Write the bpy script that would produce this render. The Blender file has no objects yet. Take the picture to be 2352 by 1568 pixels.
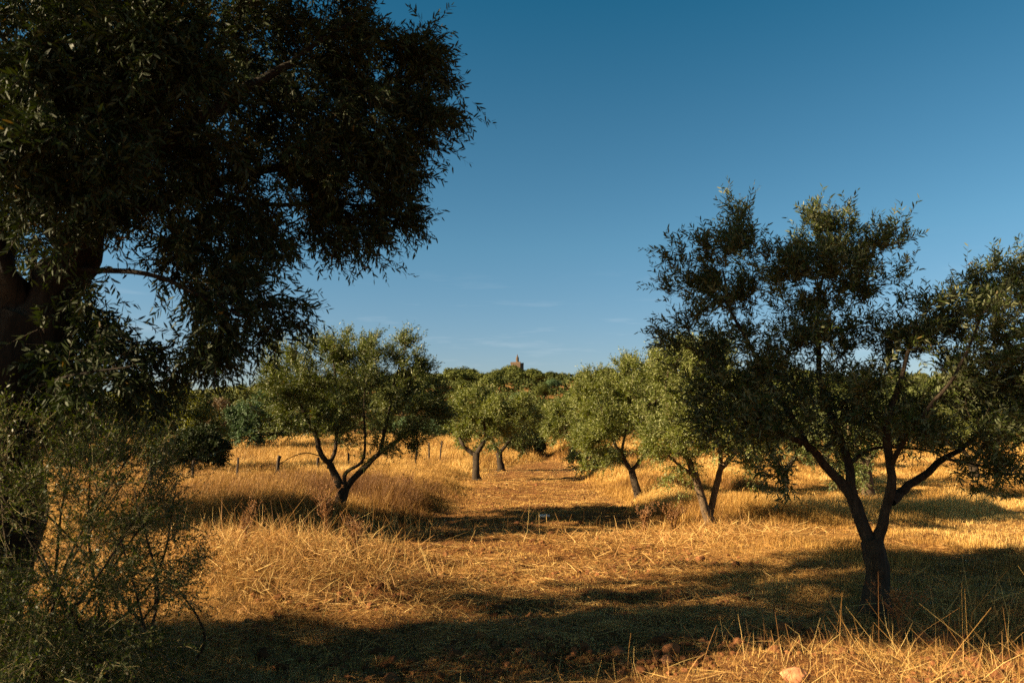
import bpy, math, random
import numpy as np
PI = math.pi
R = math.radians
random.seed(4)
scene = bpy.context.scene
COL = scene.collection

# ------------------------------------------------------------------ camera
CAM = np.array([0.0, 0.0, 1.6])
F = 1699.0                      # focal length in photo units (2352 wide)
PITCH = math.atan(216.0 / F)
cam = bpy.data.cameras.new('camera')
cam_o = bpy.data.objects.new('camera', cam); COL.objects.link(cam_o)
cam_o.location = CAM.tolist()
cam_o.rotation_euler = (PI / 2 + PITCH, 0, 0)
cam.lens = F / 2352 * 36; cam.sensor_width = 36
cam.clip_start = 0.05; cam.clip_end = 8000
cam.dof.use_dof = True; cam.dof.focus_distance = 22; cam.dof.aperture_fstop = 4.0
scene.camera = cam_o

# ------------------------------------------------------------------ sky, sun, exposure
SUN_EL = R(24); SUN_BACK = R(16)        # sun on the left, a little behind the camera
to_sun = np.array([-math.cos(SUN_EL) * math.cos(SUN_BACK), -math.cos(SUN_EL) * math.sin(SUN_BACK), math.sin(SUN_EL)])
world = bpy.data.worlds.new('World'); scene.world = world; world.use_nodes = True
nt = world.node_tree; nt.nodes.clear()
wo = nt.nodes.new('ShaderNodeOutputWorld'); bg = nt.nodes.new('ShaderNodeBackground')
sky = nt.nodes.new('ShaderNodeTexSky'); sky.sky_type = 'NISHITA'; sky.sun_disc = False
sky.sun_elevation = SUN_EL
sky.sun_rotation = math.atan2(to_sun[0], to_sun[1])
sky.altitude = 300; sky.air_density = 1.0; sky.dust_density = 1.2; sky.ozone_density = 1.6
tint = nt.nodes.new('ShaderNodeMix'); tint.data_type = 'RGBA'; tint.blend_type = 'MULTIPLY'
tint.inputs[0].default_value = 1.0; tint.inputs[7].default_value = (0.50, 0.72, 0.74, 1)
hs = nt.nodes.new('ShaderNodeHueSaturation'); hs.inputs['Saturation'].default_value = 1.1
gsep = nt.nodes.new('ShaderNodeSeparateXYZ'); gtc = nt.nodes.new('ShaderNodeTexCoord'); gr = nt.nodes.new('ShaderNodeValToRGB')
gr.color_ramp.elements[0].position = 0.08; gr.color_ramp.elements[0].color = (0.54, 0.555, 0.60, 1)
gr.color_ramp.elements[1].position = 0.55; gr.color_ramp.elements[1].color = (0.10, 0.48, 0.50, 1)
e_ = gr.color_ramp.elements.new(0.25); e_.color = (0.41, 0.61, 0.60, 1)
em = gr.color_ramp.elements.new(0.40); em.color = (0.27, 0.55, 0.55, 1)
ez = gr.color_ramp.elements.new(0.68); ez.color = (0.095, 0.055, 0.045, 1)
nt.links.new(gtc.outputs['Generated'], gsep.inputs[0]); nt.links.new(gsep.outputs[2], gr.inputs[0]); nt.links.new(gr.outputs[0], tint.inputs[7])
nt.links.new(sky.outputs[0], hs.inputs['Color']); nt.links.new(hs.outputs[0], tint.inputs[6])
# faint wisps of cirrus low in the sky
tc = nt.nodes.new('ShaderNodeTexCoord'); mp = nt.nodes.new('ShaderNodeMapping')
mp.inputs['Scale'].default_value = (3.0, 3.0, 26.0); mp.inputs['Rotation'].default_value = (0, R(3), 0)
nz = nt.nodes.new('ShaderNodeTexNoise'); nz.inputs['Scale'].default_value = 2.3; nz.inputs['Detail'].default_value = 7; nz.inputs['Roughness'].default_value = 0.62
rp = nt.nodes.new('ShaderNodeMapRange'); rp.inputs[1].default_value = 0.56; rp.inputs[2].default_value = 0.78; rp.inputs[4].default_value = 0.10
sep = nt.nodes.new('ShaderNodeSeparateXYZ')
band = nt.nodes.new('ShaderNodeMapRange'); band.interpolation_type = 'SMOOTHSTEP'
band.inputs[1].default_value = 0.26; band.inputs[2].default_value = 0.12
mul = nt.nodes.new('ShaderNodeMath'); mul.operation = 'MULTIPLY'
cl = nt.nodes.new('ShaderNodeMix'); cl.data_type = 'RGBA'; cl.inputs[7].default_value = (6.5, 6.3, 6.2, 1)
nt.links.new(tc.outputs['Generated'], mp.inputs[0]); nt.links.new(mp.outputs[0], nz.inputs[0])
nt.links.new(nz.outputs[0], rp.inputs[0]); nt.links.new(tc.outputs['Generated'], sep.inputs[0])
nt.links.new(sep.outputs[2], band.inputs[0]); nt.links.new(rp.outputs[0], mul.inputs[0]); nt.links.new(band.outputs[0], mul.inputs[1])
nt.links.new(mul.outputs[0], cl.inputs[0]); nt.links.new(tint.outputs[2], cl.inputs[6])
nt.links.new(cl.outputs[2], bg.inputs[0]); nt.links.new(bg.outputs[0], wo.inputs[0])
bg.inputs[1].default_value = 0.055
sl = bpy.data.lights.new('sun', 'SUN'); sl.energy = 5.0; sl.angle = R(0.53); sl.color = (1.0, 0.77, 0.49)
so = bpy.data.objects.new('sun', sl); COL.objects.link(so)
so.rotation_euler = (PI / 2 - SUN_EL, 0, math.atan2(to_sun[0], -to_sun[1]))
scene.view_settings.view_transform = 'Standard'; scene.view_settings.look = 'None'
scene.view_settings.exposure = 1.85; scene.view_settings.gamma = 1
cy = scene.cycles
cy.max_bounces = 5; cy.diffuse_bounces = 3; cy.glossy_bounces = 2; cy.transmission_bounces = 3; cy.transparent_max_bounces = 4
cy.use_denoising = False
cy.use_adaptive_sampling = False

# ------------------------------------------------------------------ helpers
def at(u, v, y):
    """the point of the world that the photo shows at (u, v), y metres ahead"""
    fx = (u - 1176) / F; fy = (784 - v) / F
    d = np.array([fx, math.cos(PITCH) - fy * math.sin(PITCH), math.sin(PITCH) + fy * math.cos(PITCH)])
    return CAM + d * (y / d[1])

def tag(o, label=None, cat=None, group=None, kind=None):
    if label: o['label'] = label
    if cat: o['category'] = cat
    if group: o['group'] = group
    if kind: o['kind'] = kind
    return o

def empty(name, loc):
    o = bpy.data.objects.new(name, None); COL.objects.link(o); o.location = loc; o.empty_display_size = 0.2
    return o

def vmesh(name, verts, loops, starts, mats, attr=None, smooth=False, mat_idx=None):
    me = bpy.data.meshes.new(name)
    verts = np.ascontiguousarray(verts, dtype=np.float32)
    me.vertices.add(len(verts)); me.vertices.foreach_set('co', verts.ravel())
    me.loops.add(len(loops)); me.loops.foreach_set('vertex_index', np.ascontiguousarray(loops, dtype=np.int32))
    me.polygons.add(len(starts)); me.polygons.foreach_set('loop_start', np.ascontiguousarray(starts, dtype=np.int32))
    if attr is not None:
        a = me.attributes.new('tint', 'FLOAT', 'POINT'); a.data.foreach_set('value', np.ascontiguousarray(attr, dtype=np.float32))
    for m in (mats if isinstance(mats, (list, tuple)) else [mats]): me.materials.append(m)
    if mat_idx is not None: me.polygons.foreach_set('material_index', np.ascontiguousarray(mat_idx, dtype=np.int32))
    me.polygons.foreach_set('use_smooth', np.full(len(starts), smooth))
    me.update(calc_edges=True)
    return me

class Acc:
    """collects faces of one mesh"""
    def __init__(s): s.v = []; s.l = []; s.n = []; s.a = []; s.m = []; s.c = 0
    def add(s, v, faces, tint=None, mat=0):      # faces: int array (nf, k)
        v = np.asarray(v, dtype=np.float32).reshape(-1, 3); faces = np.asarray(faces)
        s.v.append(v); s.l.append((faces + s.c).ravel()); s.n.append(np.full(len(faces), faces.shape[1]))
        s.a.append(np.zeros(len(v)) if tint is None else np.broadcast_to(tint, (len(v),)).astype(float))
        s.m.append(np.full(len(faces), mat)); s.c += len(v)
    def build(s, name, mats, parent=None, smooth=False, origin=None, link=True):
        v = np.concatenate(s.v)
        if origin is not None: v = v - np.asarray(origin, dtype=np.float32)
        n = np.concatenate(s.n); st = np.concatenate([[0], np.cumsum(n)[:-1]])
        me = vmesh(name, v, np.concatenate(s.l), st, mats, np.concatenate(s.a), smooth, np.concatenate(s.m))
        o = bpy.data.objects.new(name, me)
        if link: COL.objects.link(o)
        if parent is not None: o.parent = parent
        return o

def nrm(a): return a / np.maximum(np.linalg.norm(a, axis=-1, keepdims=True), 1e-9)

def _h(ix, iy, s):
    n = (ix.astype(np.int64) * 374761393 + iy.astype(np.int64) * 668265263 + s * 1442695041) & 0x7fffffff
    n = ((n ^ (n >> 13)) * 1274126177) & 0x7fffffff
    return ((n ^ (n >> 16)) & 0xffff) / 65535.0
def vnoise(x, y, s=0):
    x = np.asarray(x, float); y = np.asarray(y, float)
    ix = np.floor(x); iy = np.floor(y); fx = x - ix; fy = y - iy
    fx = fx * fx * (3 - 2 * fx); fy = fy * fy * (3 - 2 * fy)
    return (_h(ix, iy, s) * (1 - fx) + _h(ix + 1, iy, s) * fx) * (1 - fy) + (_h(ix, iy + 1, s) * (1 - fx) + _h(ix + 1, iy + 1, s) * fx) * fy
def fbm(x, y, s=0, o=4):
    r = 0; a = 0.5; t = 0
    for i in range(o):
        r = r + a * vnoise(x * 2 ** i + 17.3 * i, y * 2 ** i - 9.1 * i, s + i); t += a; a *= 0.5
    return r / t
def sstep(a, b, x):
    t = np.clip((np.asarray(x, float) - a) / (b - a), 0, 1); return t * t * (3 - 2 * t)

# ------------------------------------------------------------------ materials
def mat(name):
    m = bpy.data.materials.new(name); m.use_nodes = True; t = m.node_tree
    b = t.nodes['Principled BSDF']; return m, t, b
def N(t, k, **kw):
    n = t.nodes.new(k)
    for a, b in kw.items(): setattr(n, a, b)
    return n
def ramp(t, stops):
    n = t.nodes.new('ShaderNodeValToRGB'); e = n.color_ramp.elements
    while len(e) < len(stops): e.new(0.5)
    for i, (p, c) in enumerate(stops): e[i].position = p; e[i].color = (*c, 1)
    return n

def leaf_mat(name, top, top2, under, rough=0.42, trans=0.25, spec=0.5):
    m, t, b = mat(name)
    at_ = N(t, 'ShaderNodeAttribute', attribute_name='tint')
    rt = ramp(t, [(0.0, top), (0.75, top2), (0.97, tuple(1.25 * c for c in top2)), (1.0, (0.16, 0.11, 0.03))])
    t.links.new(at_.outputs['Fac'], rt.inputs[0])
    g = N(t, 'ShaderNodeNewGeometry')
    mx = N(t, 'ShaderNodeMix', data_type='RGBA'); mx.inputs[7].default_value = (*under, 1)
    t.links.new(g.outputs['Backfacing'], mx.inputs[0]); t.links.new(rt.outputs[0], mx.inputs[6])
    t.links.new(mx.outputs[2], b.inputs['Base Color'])
    b.inputs['Roughness'].default_value = rough
    b.inputs['Specular IOR Level'].default_value = spec
    tr = N(t, 'ShaderNodeBsdfTranslucent'); ms = N(t, 'ShaderNodeMixShader'); ms.inputs[0].default_value = trans
    hsv = N(t, 'ShaderNodeHueSaturation'); hsv.inputs['Value'].default_value = 1.5; hsv.inputs['Saturation'].default_value = 1.25
    hsv.inputs['Hue'].default_value = 0.485
    t.links.new(rt.outputs[0], hsv.inputs['Color']); t.links.new(hsv.outputs[0], tr.inputs[0])
    t.links.new(b.outputs[0], ms.inputs[1]); t.links.new(tr.outputs[0], ms.inputs[2])
    t.links.new(ms.outputs[0], t.nodes['Material Output'].inputs[0])
    return m
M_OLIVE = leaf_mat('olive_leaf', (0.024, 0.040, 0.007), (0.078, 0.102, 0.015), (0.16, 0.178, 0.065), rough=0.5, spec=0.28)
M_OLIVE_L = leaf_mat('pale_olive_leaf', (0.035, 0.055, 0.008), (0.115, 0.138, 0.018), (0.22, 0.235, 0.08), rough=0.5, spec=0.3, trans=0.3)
M_OLIVE_D = leaf_mat('shade_dark_olive_leaf', (0.010, 0.018, 0.005), (0.028, 0.042, 0.010), (0.042, 0.052, 0.024), rough=0.55, trans=0.10, spec=0.12)  # darker copy of the olive leaf, with shade put into its colour
M_SHRUB = leaf_mat('shrub_leaf', (0.035, 0.065, 0.016), (0.085, 0.12, 0.03), (0.12, 0.15, 0.06), trans=0.25)
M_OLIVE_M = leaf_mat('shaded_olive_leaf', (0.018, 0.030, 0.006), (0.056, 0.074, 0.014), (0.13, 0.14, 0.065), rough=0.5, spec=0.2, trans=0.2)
M_THORN = leaf_mat('small_shrub_leaf', (0.016, 0.028, 0.006), (0.055, 0.078, 0.015), (0.07, 0.085, 0.025), trans=0.25, spec=0.15)
M_HILL = leaf_mat('evergreen_leaf', (0.016, 0.028, 0.005), (0.10, 0.112, 0.018), (0.05, 0.062, 0.012), rough=0.7, trans=0.1, spec=0.2)
M_SCRUB = leaf_mat('scrub_leaf', (0.018, 0.028, 0.006), (0.055, 0.062, 0.014), (0.04, 0.05, 0.012), rough=0.7, trans=0.05, spec=0.1)
M_HILLB = leaf_mat('bluish_leaf', (0.04, 0.075, 0.03), (0.07, 0.115, 0.045), (0.08, 0.11, 0.06), rough=0.7, trans=0.15, spec=0.2)
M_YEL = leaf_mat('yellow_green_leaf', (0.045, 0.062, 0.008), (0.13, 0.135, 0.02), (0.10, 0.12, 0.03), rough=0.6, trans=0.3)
M_BROWN = leaf_mat('russet_leaf', (0.07, 0.05, 0.02), (0.14, 0.09, 0.035), (0.10, 0.07, 0.03), rough=0.7, trans=0.15)

def bark_mat(name, c1, c2, sc=9):
    m, t, b = mat(name)
    tc = N(t, 'ShaderNodeTexCoord'); mp = N(t, 'ShaderNodeMapping'); mp.inputs['Scale'].default_value = (sc, sc, sc * 0.28)
    nz = N(t, 'ShaderNodeTexNoise'); nz.inputs['Scale'].default_value = 3; nz.inputs['Detail'].default_value = 9; nz.inputs['Roughness'].default_value = 0.7
    t.links.new(tc.outputs['Object'], mp.inputs[0]); t.links.new(mp.outputs[0], nz.inputs[0])
    r = ramp(t, [(0.3, c1), (0.68, c2)]); t.links.new(nz.outputs[0], r.inputs[0]); t.links.new(r.outputs[0], b.inputs['Base Color'])
    bp = N(t, 'ShaderNodeBump'); bp.inputs['Strength'].default_value = 0.9; bp.inputs['Distance'].default_value = 0.03
    t.links.new(nz.outputs[0], bp.inputs['Height']); t.links.new(bp.outputs[0], b.inputs['Normal'])
    b.inputs['Roughness'].default_value = 0.9; b.inputs['Specular IOR Level'].default_value = 0.2
    return m
M_BARK = bark_mat('olive_bark', (0.012, 0.009, 0.006), (0.065, 0.046, 0.028))
M_BARKD = bark_mat('shade_dark_bark', (0.006, 0.005, 0.003), (0.030, 0.021, 0.013), 7)  # olive bark copy with the huge crown's shade put into its colour
M_BARKP = bark_mat('pale_bark', (0.025, 0.018, 0.012), (0.17, 0.115, 0.065))
M_TWIG = bark_mat('twig_bark', (0.02, 0.015, 0.009), (0.085, 0.06, 0.034), 20)
M_PALE = bark_mat('pale_stem', (0.14, 0.11, 0.05), (0.34, 0.28, 0.14), 20)
M_WOOD = bark_mat('weathered_wood', (0.02, 0.015, 0.01), (0.09, 0.065, 0.045), 14)

def straw_mat(name, stops, rough=0.65, trans=0.3):
    m, t, b = mat(name)
    at_ = N(t, 'ShaderNodeAttribute', attribute_name='tint')
    rt = ramp(t, stops); t.links.new(at_.outputs['Fac'], rt.inputs[0])
    t.links.new(rt.outputs[0], b.inputs['Base Color']); b.inputs['Roughness'].default_value = rough
    b.inputs['Specular IOR Level'].default_value = 0.35
    tr = N(t, 'ShaderNodeBsdfTranslucent'); ms = N(t, 'ShaderNodeMixShader'); ms.inputs[0].default_value = trans
    t.links.new(rt.outputs[0], tr.inputs[0])
    t.links.new(b.outputs[0], ms.inputs[1]); t.links.new(tr.outputs[0], ms.inputs[2])
    t.links.new(ms.outputs[0], t.nodes['Material Output'].inputs[0])
    return m
M_GRASS = straw_mat('dry_grass', [(0.0, (0.13, 0.055, 0.012)), (0.3, (0.34, 0.175, 0.035)), (0.7, (0.58, 0.35, 0.085)), (1.0, (0.80, 0.57, 0.21))])
M_STRAW = straw_mat('cut_straw', [(0.0, (0.10, 0.04, 0.012)), (0.35, (0.30, 0.14, 0.035)), (0.7, (0.50, 0.28, 0.08)), (1.0, (0.76, 0.54, 0.19))])
M_WEED = straw_mat('dry_weed', [(0.0, (0.10, 0.04, 0.012)), (1.0, (0.34, 0.17, 0.06))])

# ground: red-brown soil on the track, straw thatch beside it, scrub on the hill
def ground_mat():
    m, t, b = mat('dry_field_soil')
    tc = N(t, 'ShaderNodeTexCoord')
    a = N(t, 'ShaderNodeAttribute', attribute_name='tint')
    n1 = N(t, 'ShaderNodeTexNoise'); n1.inputs['Scale'].default_value = 1.3; n1.inputs['Detail'].default_value = 8; n1.inputs['Roughness'].default_value = 0.65
    n2 = N(t, 'ShaderNodeTexNoise'); n2.inputs['Scale'].default_value = 22; n2.inputs['Detail'].default_value = 8; n2.inputs['Roughness'].default_value = 0.75
    t.links.new(tc.outputs['Object'], n1.inputs[0]); t.links.new(tc.outputs['Object'], n2.inputs[0])
    soil = ramp(t, [(0.32, (0.045, 0.016, 0.006)), (0.5, (0.15, 0.06, 0.020)), (0.66, (0.38, 0.19, 0.06))]); t.links.new(n2.outputs[0], soil.inputs[0])
    th = ramp(t, [(0.30, (0.10, 0.045, 0.014)), (0.5, (0.28, 0.15, 0.045)), (0.7, (0.50, 0.31, 0.11))]); t.links.new(n2.outputs[0], th.inputs[0])
    ad = N(t, 'ShaderNodeMath', operation='ADD'); t.links.new(a.outputs['Fac'], ad.inputs[0])
    mr = N(t, 'ShaderNodeMapRange'); mr.inputs[1].default_value = 0.35; mr.inputs[2].default_value = 0.65; mr.inputs[3].default_value = -0.3; mr.inputs[4].default_value = 0.3
    t.links.new(n1.outputs[0], mr.inputs[0]); t.links.new(mr.outputs[0], ad.inputs[1]); ad.use_clamp = True
    mx = N(t, 'ShaderNodeMix', data_type='RGBA'); t.links.new(ad.outputs[0], mx.inputs[0])
    t.links.new(th.outputs[0], mx.inputs[6]); t.links.new(soil.outputs[0], mx.inputs[7])
    t.links.new(mx.outputs[2], b.inputs['Base Color'])
    bp = N(t, 'ShaderNodeBump'); bp.inputs['Strength'].default_value = 1.0; bp.inputs['Distance'].default_value = 0.05
    t.links.new(n2.outputs[0], bp.inputs['Height']); t.links.new(bp.outputs[0], b.inputs['Normal'])
    b.inputs['Roughness'].default_value = 0.95; b.inputs['Specular IOR Level'].default_value = 0.1
    return m
M_GROUND = ground_mat()

# ------------------------------------------------------------------ terrain
RX = np.array([-900, -260, -207, -126, -102, -60, -38, 43, 90, 128, 208, 300, 900.])
RZ = np.array([6, 8, 11, 14.0, 16.5, 20.0, 21.8, 22.2, 21.5, 20.5, 19, 12, 6.])
PATH_Y = np.array([-20, 3, 5, 9, 12, 15, 22, 34, 48, 60, 90.]); PATH_X = np.array([2, 0.9, 0.6, -0.05, 0.15, 0.5, 0.65, 1.1, 2.5, 3.6, 6.])
PATH_W = np.array([2.4, 2.4, 2.4, 2.2, 2.0, 1.9, 1.7, 1.5, 1.3, 1.0, 1.0])
def path_d(x, y):
    """0 in the middle of the track, 1 at its edge"""
    w = np.interp(y, PATH_Y, PATH_W) * (0.62 + 0.95 * fbm(x / 2.1, y / 2.6, 131, 3))
    return np.abs(x - np.interp(y, PATH_Y, PATH_X)) / w + 1.2 * sstep(36, 44, y)
def ridge(x): return np.interp(x, RX, RZ)
def zg(x, y):
    x = np.asarray(x, float); y = np.asarray(y, float)
    rz = ridge(x * 300 / np.maximum(y, 150))
    s = sstep(52, 300, y) * (1 - 0.9 * sstep(330, 900, y))
    z = rz * s + 1.2 * s * (fbm(x / 22, y / 22, 5) - 0.5) * 3
    near = 1 - sstep(60, 120, y)
    z = z + near * 0.14 * (fbm(x / 1.9, y / 1.9, 11) - 0.5)
    z = z + near * 0.15 * (fbm(x / 0.42, y / 0.42, 23, 4) - 0.5)
    z = z + 0.26 * np.exp(-((x + 2.7) / 1.5) ** 2 - ((y - 8.8) / 1.9) ** 2)            # heap of hay beside the track
    z = z + 0.12 * near * sstep(1.0, 1.8, path_d(x, y))                                # banks
    z = z + 0.75 * sstep(36, 52, y) * near
    return z

def build_ground():
    ys = np.concatenate([np.linspace(-60, 2, 40)[:-1], 2 + (np.linspace(0, 1, 900) ** 2.6) * 330, np.linspace(345, 3500, 30)])
    t = np.linspace(-1, 1, 701)
    W = np.maximum(60, 2.2 * np.abs(ys) + 30)
    xs = np.sign(t) * np.abs(t) ** 2.0
    X = xs[None, :] * W[:, None]; Y = np.repeat(ys[:, None], len(t), 1)
    Z = zg(X, Y)
    v = np.stack([X, Y, Z], -1).reshape(-1, 3)
    ny, nx = X.shape
    i = (np.arange(ny - 1)[:, None] * nx + np.arange(nx - 1)[None, :]).ravel()
    f = np.stack([i, i + 1, i + nx + 1, i + nx], 1)
    soil = (1 - sstep(0.7, 1.35, path_d(X, Y))) * 0.85
    soil = np.maximum(soil, 1.0 * sstep(.6, 1.8, X) * (1 - sstep(5.2, 6.5, Y)) * (Y > 2))  # extra soil tone stands in for shade between the near right stalks
    soil = np.maximum(soil, 0.45 * sstep(0.5, 0.62, fbm(X / 3, Y / 3, 41)))
    A = Acc(); A.add(v, f, soil.ravel()); g = A.build('ground', M_GROUND, smooth=True)
    tag(g, kind='structure')
build_ground()

# ------------------------------------------------------------------ tubes and leaves
def tube(A, pts, rad, sides=8, tint=0.5, lump=0.0, seed=0):
    pts = np.asarray(pts, float); rad = np.asarray(rad, float); n = len(pts)
    tg = nrm(np.gradient(pts, axis=0))
    ref = np.array([0.31, 0.95, 0.05]); a = nrm(np.cross(tg, ref)); b = np.cross(tg, a)
    th = np.arange(sides) / sides * 2 * PI
    rr = rad[:, None] * np.ones(sides)[None]
    if lump:
        rr = rr * (1 + lump * (vnoise(th[None] * 1.3 + 0 * rad[:, None], np.arange(n)[:, None] * 0.45 + 0 * th[None], seed) - 0.5) * 2
                   + 0.5 * lump * np.cos(3 * th[None] + 0.25 * np.arange(n)[:, None] + seed))
    v = pts[:, None] + rr[..., None] * (np.cos(th)[None, :, None] * a[:, None] + np.sin(th)[None, :, None] * b[:, None])
    v = v.reshape(-1, 3); k = np.arange(n - 1)[:, None] * sides; j = np.arange(sides)[None]; j2 = (j + 1) % sides
    f = np.stack([k + j, k + j2, k + sides + j2, k + sides + j], -1).reshape(-1, 4)
    A.add(v, f, tint)
    A.add(v[-sides:], np.arange(sides)[None], tint)

def smooth_path(pts, n, wob=0.0, rng=None):
    """Catmull-Rom through pts"""
    p = np.asarray(pts, float); p = np.vstack([2 * p[0] - p[1], p, 2 * p[-1] - p[-2]])
    t = np.linspace(0, len(p) - 3 - 1e-6, n); i = t.astype(int); f = (t - i)[:, None]
    a, b, c, d = p[i], p[i + 1], p[i + 2], p[i + 3]
    q = 0.5 * ((2 * b) + (-a + c) * f + (2 * a - 5 * b + 4 * c - d) * f ** 2 + (-a + 3 * b - 3 * c + d) * f ** 3)
    if wob and rng is not None:
        w = rng.normal(0, wob, q.shape); w = (w + np.roll(w, 1, 0) + np.roll(w, -1, 0)) / 2; w[0] = 0; q = q + w
    return q

def add_leaves(A, P, D, L, W, rng, six=False, tint=None, flat=None, face=None):
    """lance-shaped leaves: base P, direction D, length L, width W"""
    n = len(P); up = rng.normal(size=(n, 3))
    if flat is not None: up = up * flat + np.array([0, 0, 1.0])
    if face is not None: up = face
    S = nrm(np.cross(D, up)); Nn = np.cross(S, D)
    L = np.broadcast_to(L, (n,))[:, None]; W = np.broadcast_to(W, (n,))[:, None]
    if tint is None: tint = rng.random(n)
    if six:
        c = [P, P + D * L * .3 + S * W * .5, P + D * L * .72 + S * W * .38 - Nn * L * .04, P + D * L - Nn * L * .08, P + D * L * .72 - S * W * .38 - Nn * L * .04, P + D * L * .3 - S * W * .5]
        k = 6
    else:
        c = [P, P + D * L * .5 + S * W * .55, P + D * L, P + D * L * .5 - S * W * .55]; k = 4
    v = np.stack(c, 1).reshape(-1, 3)
    A.add(v, np.arange(n * k).reshape(n, k), np.repeat(tint, k))

def rand_dir(rng, n): return nrm(rng.normal(size=(n, 3)))

def add_shoots(AL, AT, P, D, length, rng, nleaf, leaf, width, six=False, stem=0.0016, droop=0.15, spread=0.75, stems=True, tb=None, tw=0.35):
    """leafy shoots: a thin bent stem with paired leaves"""
    n = len(P); L = length * rng.uniform(0.6, 1.25, n)
    bend = rand_dir(rng, n) * 0.25 + np.array([0, 0, -droop])
    def pos(t): return P + D * (L * t)[:, None] + bend * (L * t * t)[:, None]
    if stems:
        ts = [0, 0.5, 1.0]; a = nrm(np.cross(D, rng.normal(size=(n, 3)))); b = np.cross(D, a)
        rings = []
        for q, t in enumerate(ts):
            c = pos(np.full(n, t)); r = stem * (1 - 0.6 * t)
            rings.append(np.stack([c + r * (math.cos(x) * a + math.sin(x) * b) for x in (0, 2.094, 4.189)], 1))
        v = np.stack(rings, 1).reshape(-1, 3)
        o = np.arange(n)[:, None, None, None] * 9; s_ = np.arange(2)[None, :, None, None] * 3; j = np.arange(3)[None, None, :, None]
        f = np.concatenate([o + s_ + j, o + s_ + (j + 1) % 3, o + s_ + 3 + (j + 1) % 3, o + s_ + 3 + j], -1).reshape(-1, 4)
        AT.add(v, f, 0.5)
    t = (np.arange(nleaf)[None] + rng.random((n, nleaf)) * 0.6) / nleaf * 0.92 + 0.08
    t = t.ravel(); idx = np.repeat(np.arange(n), nleaf)
    Pl = P[idx] + D[idx] * (L[idx] * t)[:, None] + bend[idx] * (L[idx] * t * t)[:, None]
    ax = nrm(D[idx] + 2 * bend[idx] * t[:, None])
    side = nrm(np.cross(ax, rng.normal(size=ax.shape)))
    Dl = nrm(ax * (1 - spread * 0.35) + side * spread + np.array([0, 0, -0.12]))
    s = rng.uniform(0.65, 1.15, len(t)) * (1 - 0.25 * t)
    base = (rng.random(n) if tb is None else tb)[idx]
    tint = np.clip(base * (1 - tw) + rng.random(len(t)) * tw, 0, 0.965); tint[rng.random(len(t)) < 0.006] = 1.0
    add_leaves(AL, Pl, Dl, leaf * s, width * s, rng, six, tint)

def in_blobs(blobs, n, rng, shell=0.55):
    """n points in the ellipsoids (centre, radii, weight), nearer the shell than the middle"""
    w = np.array([b[2] for b in blobs], float); w /= w.sum()
    k = rng.choice(len(blobs), n, p=w); c = np.array([b[0] for b in blobs])[k]; r = np.array([b[1] for b in blobs])[k]
    q = rng.random(n) ** (1 / 3.0); q = q * (1 - shell) + shell * np.maximum(q, rng.uniform(0.4, 1, n))
    return c + rand_dir(rng, n) * q[:, None] * r, k

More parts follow.
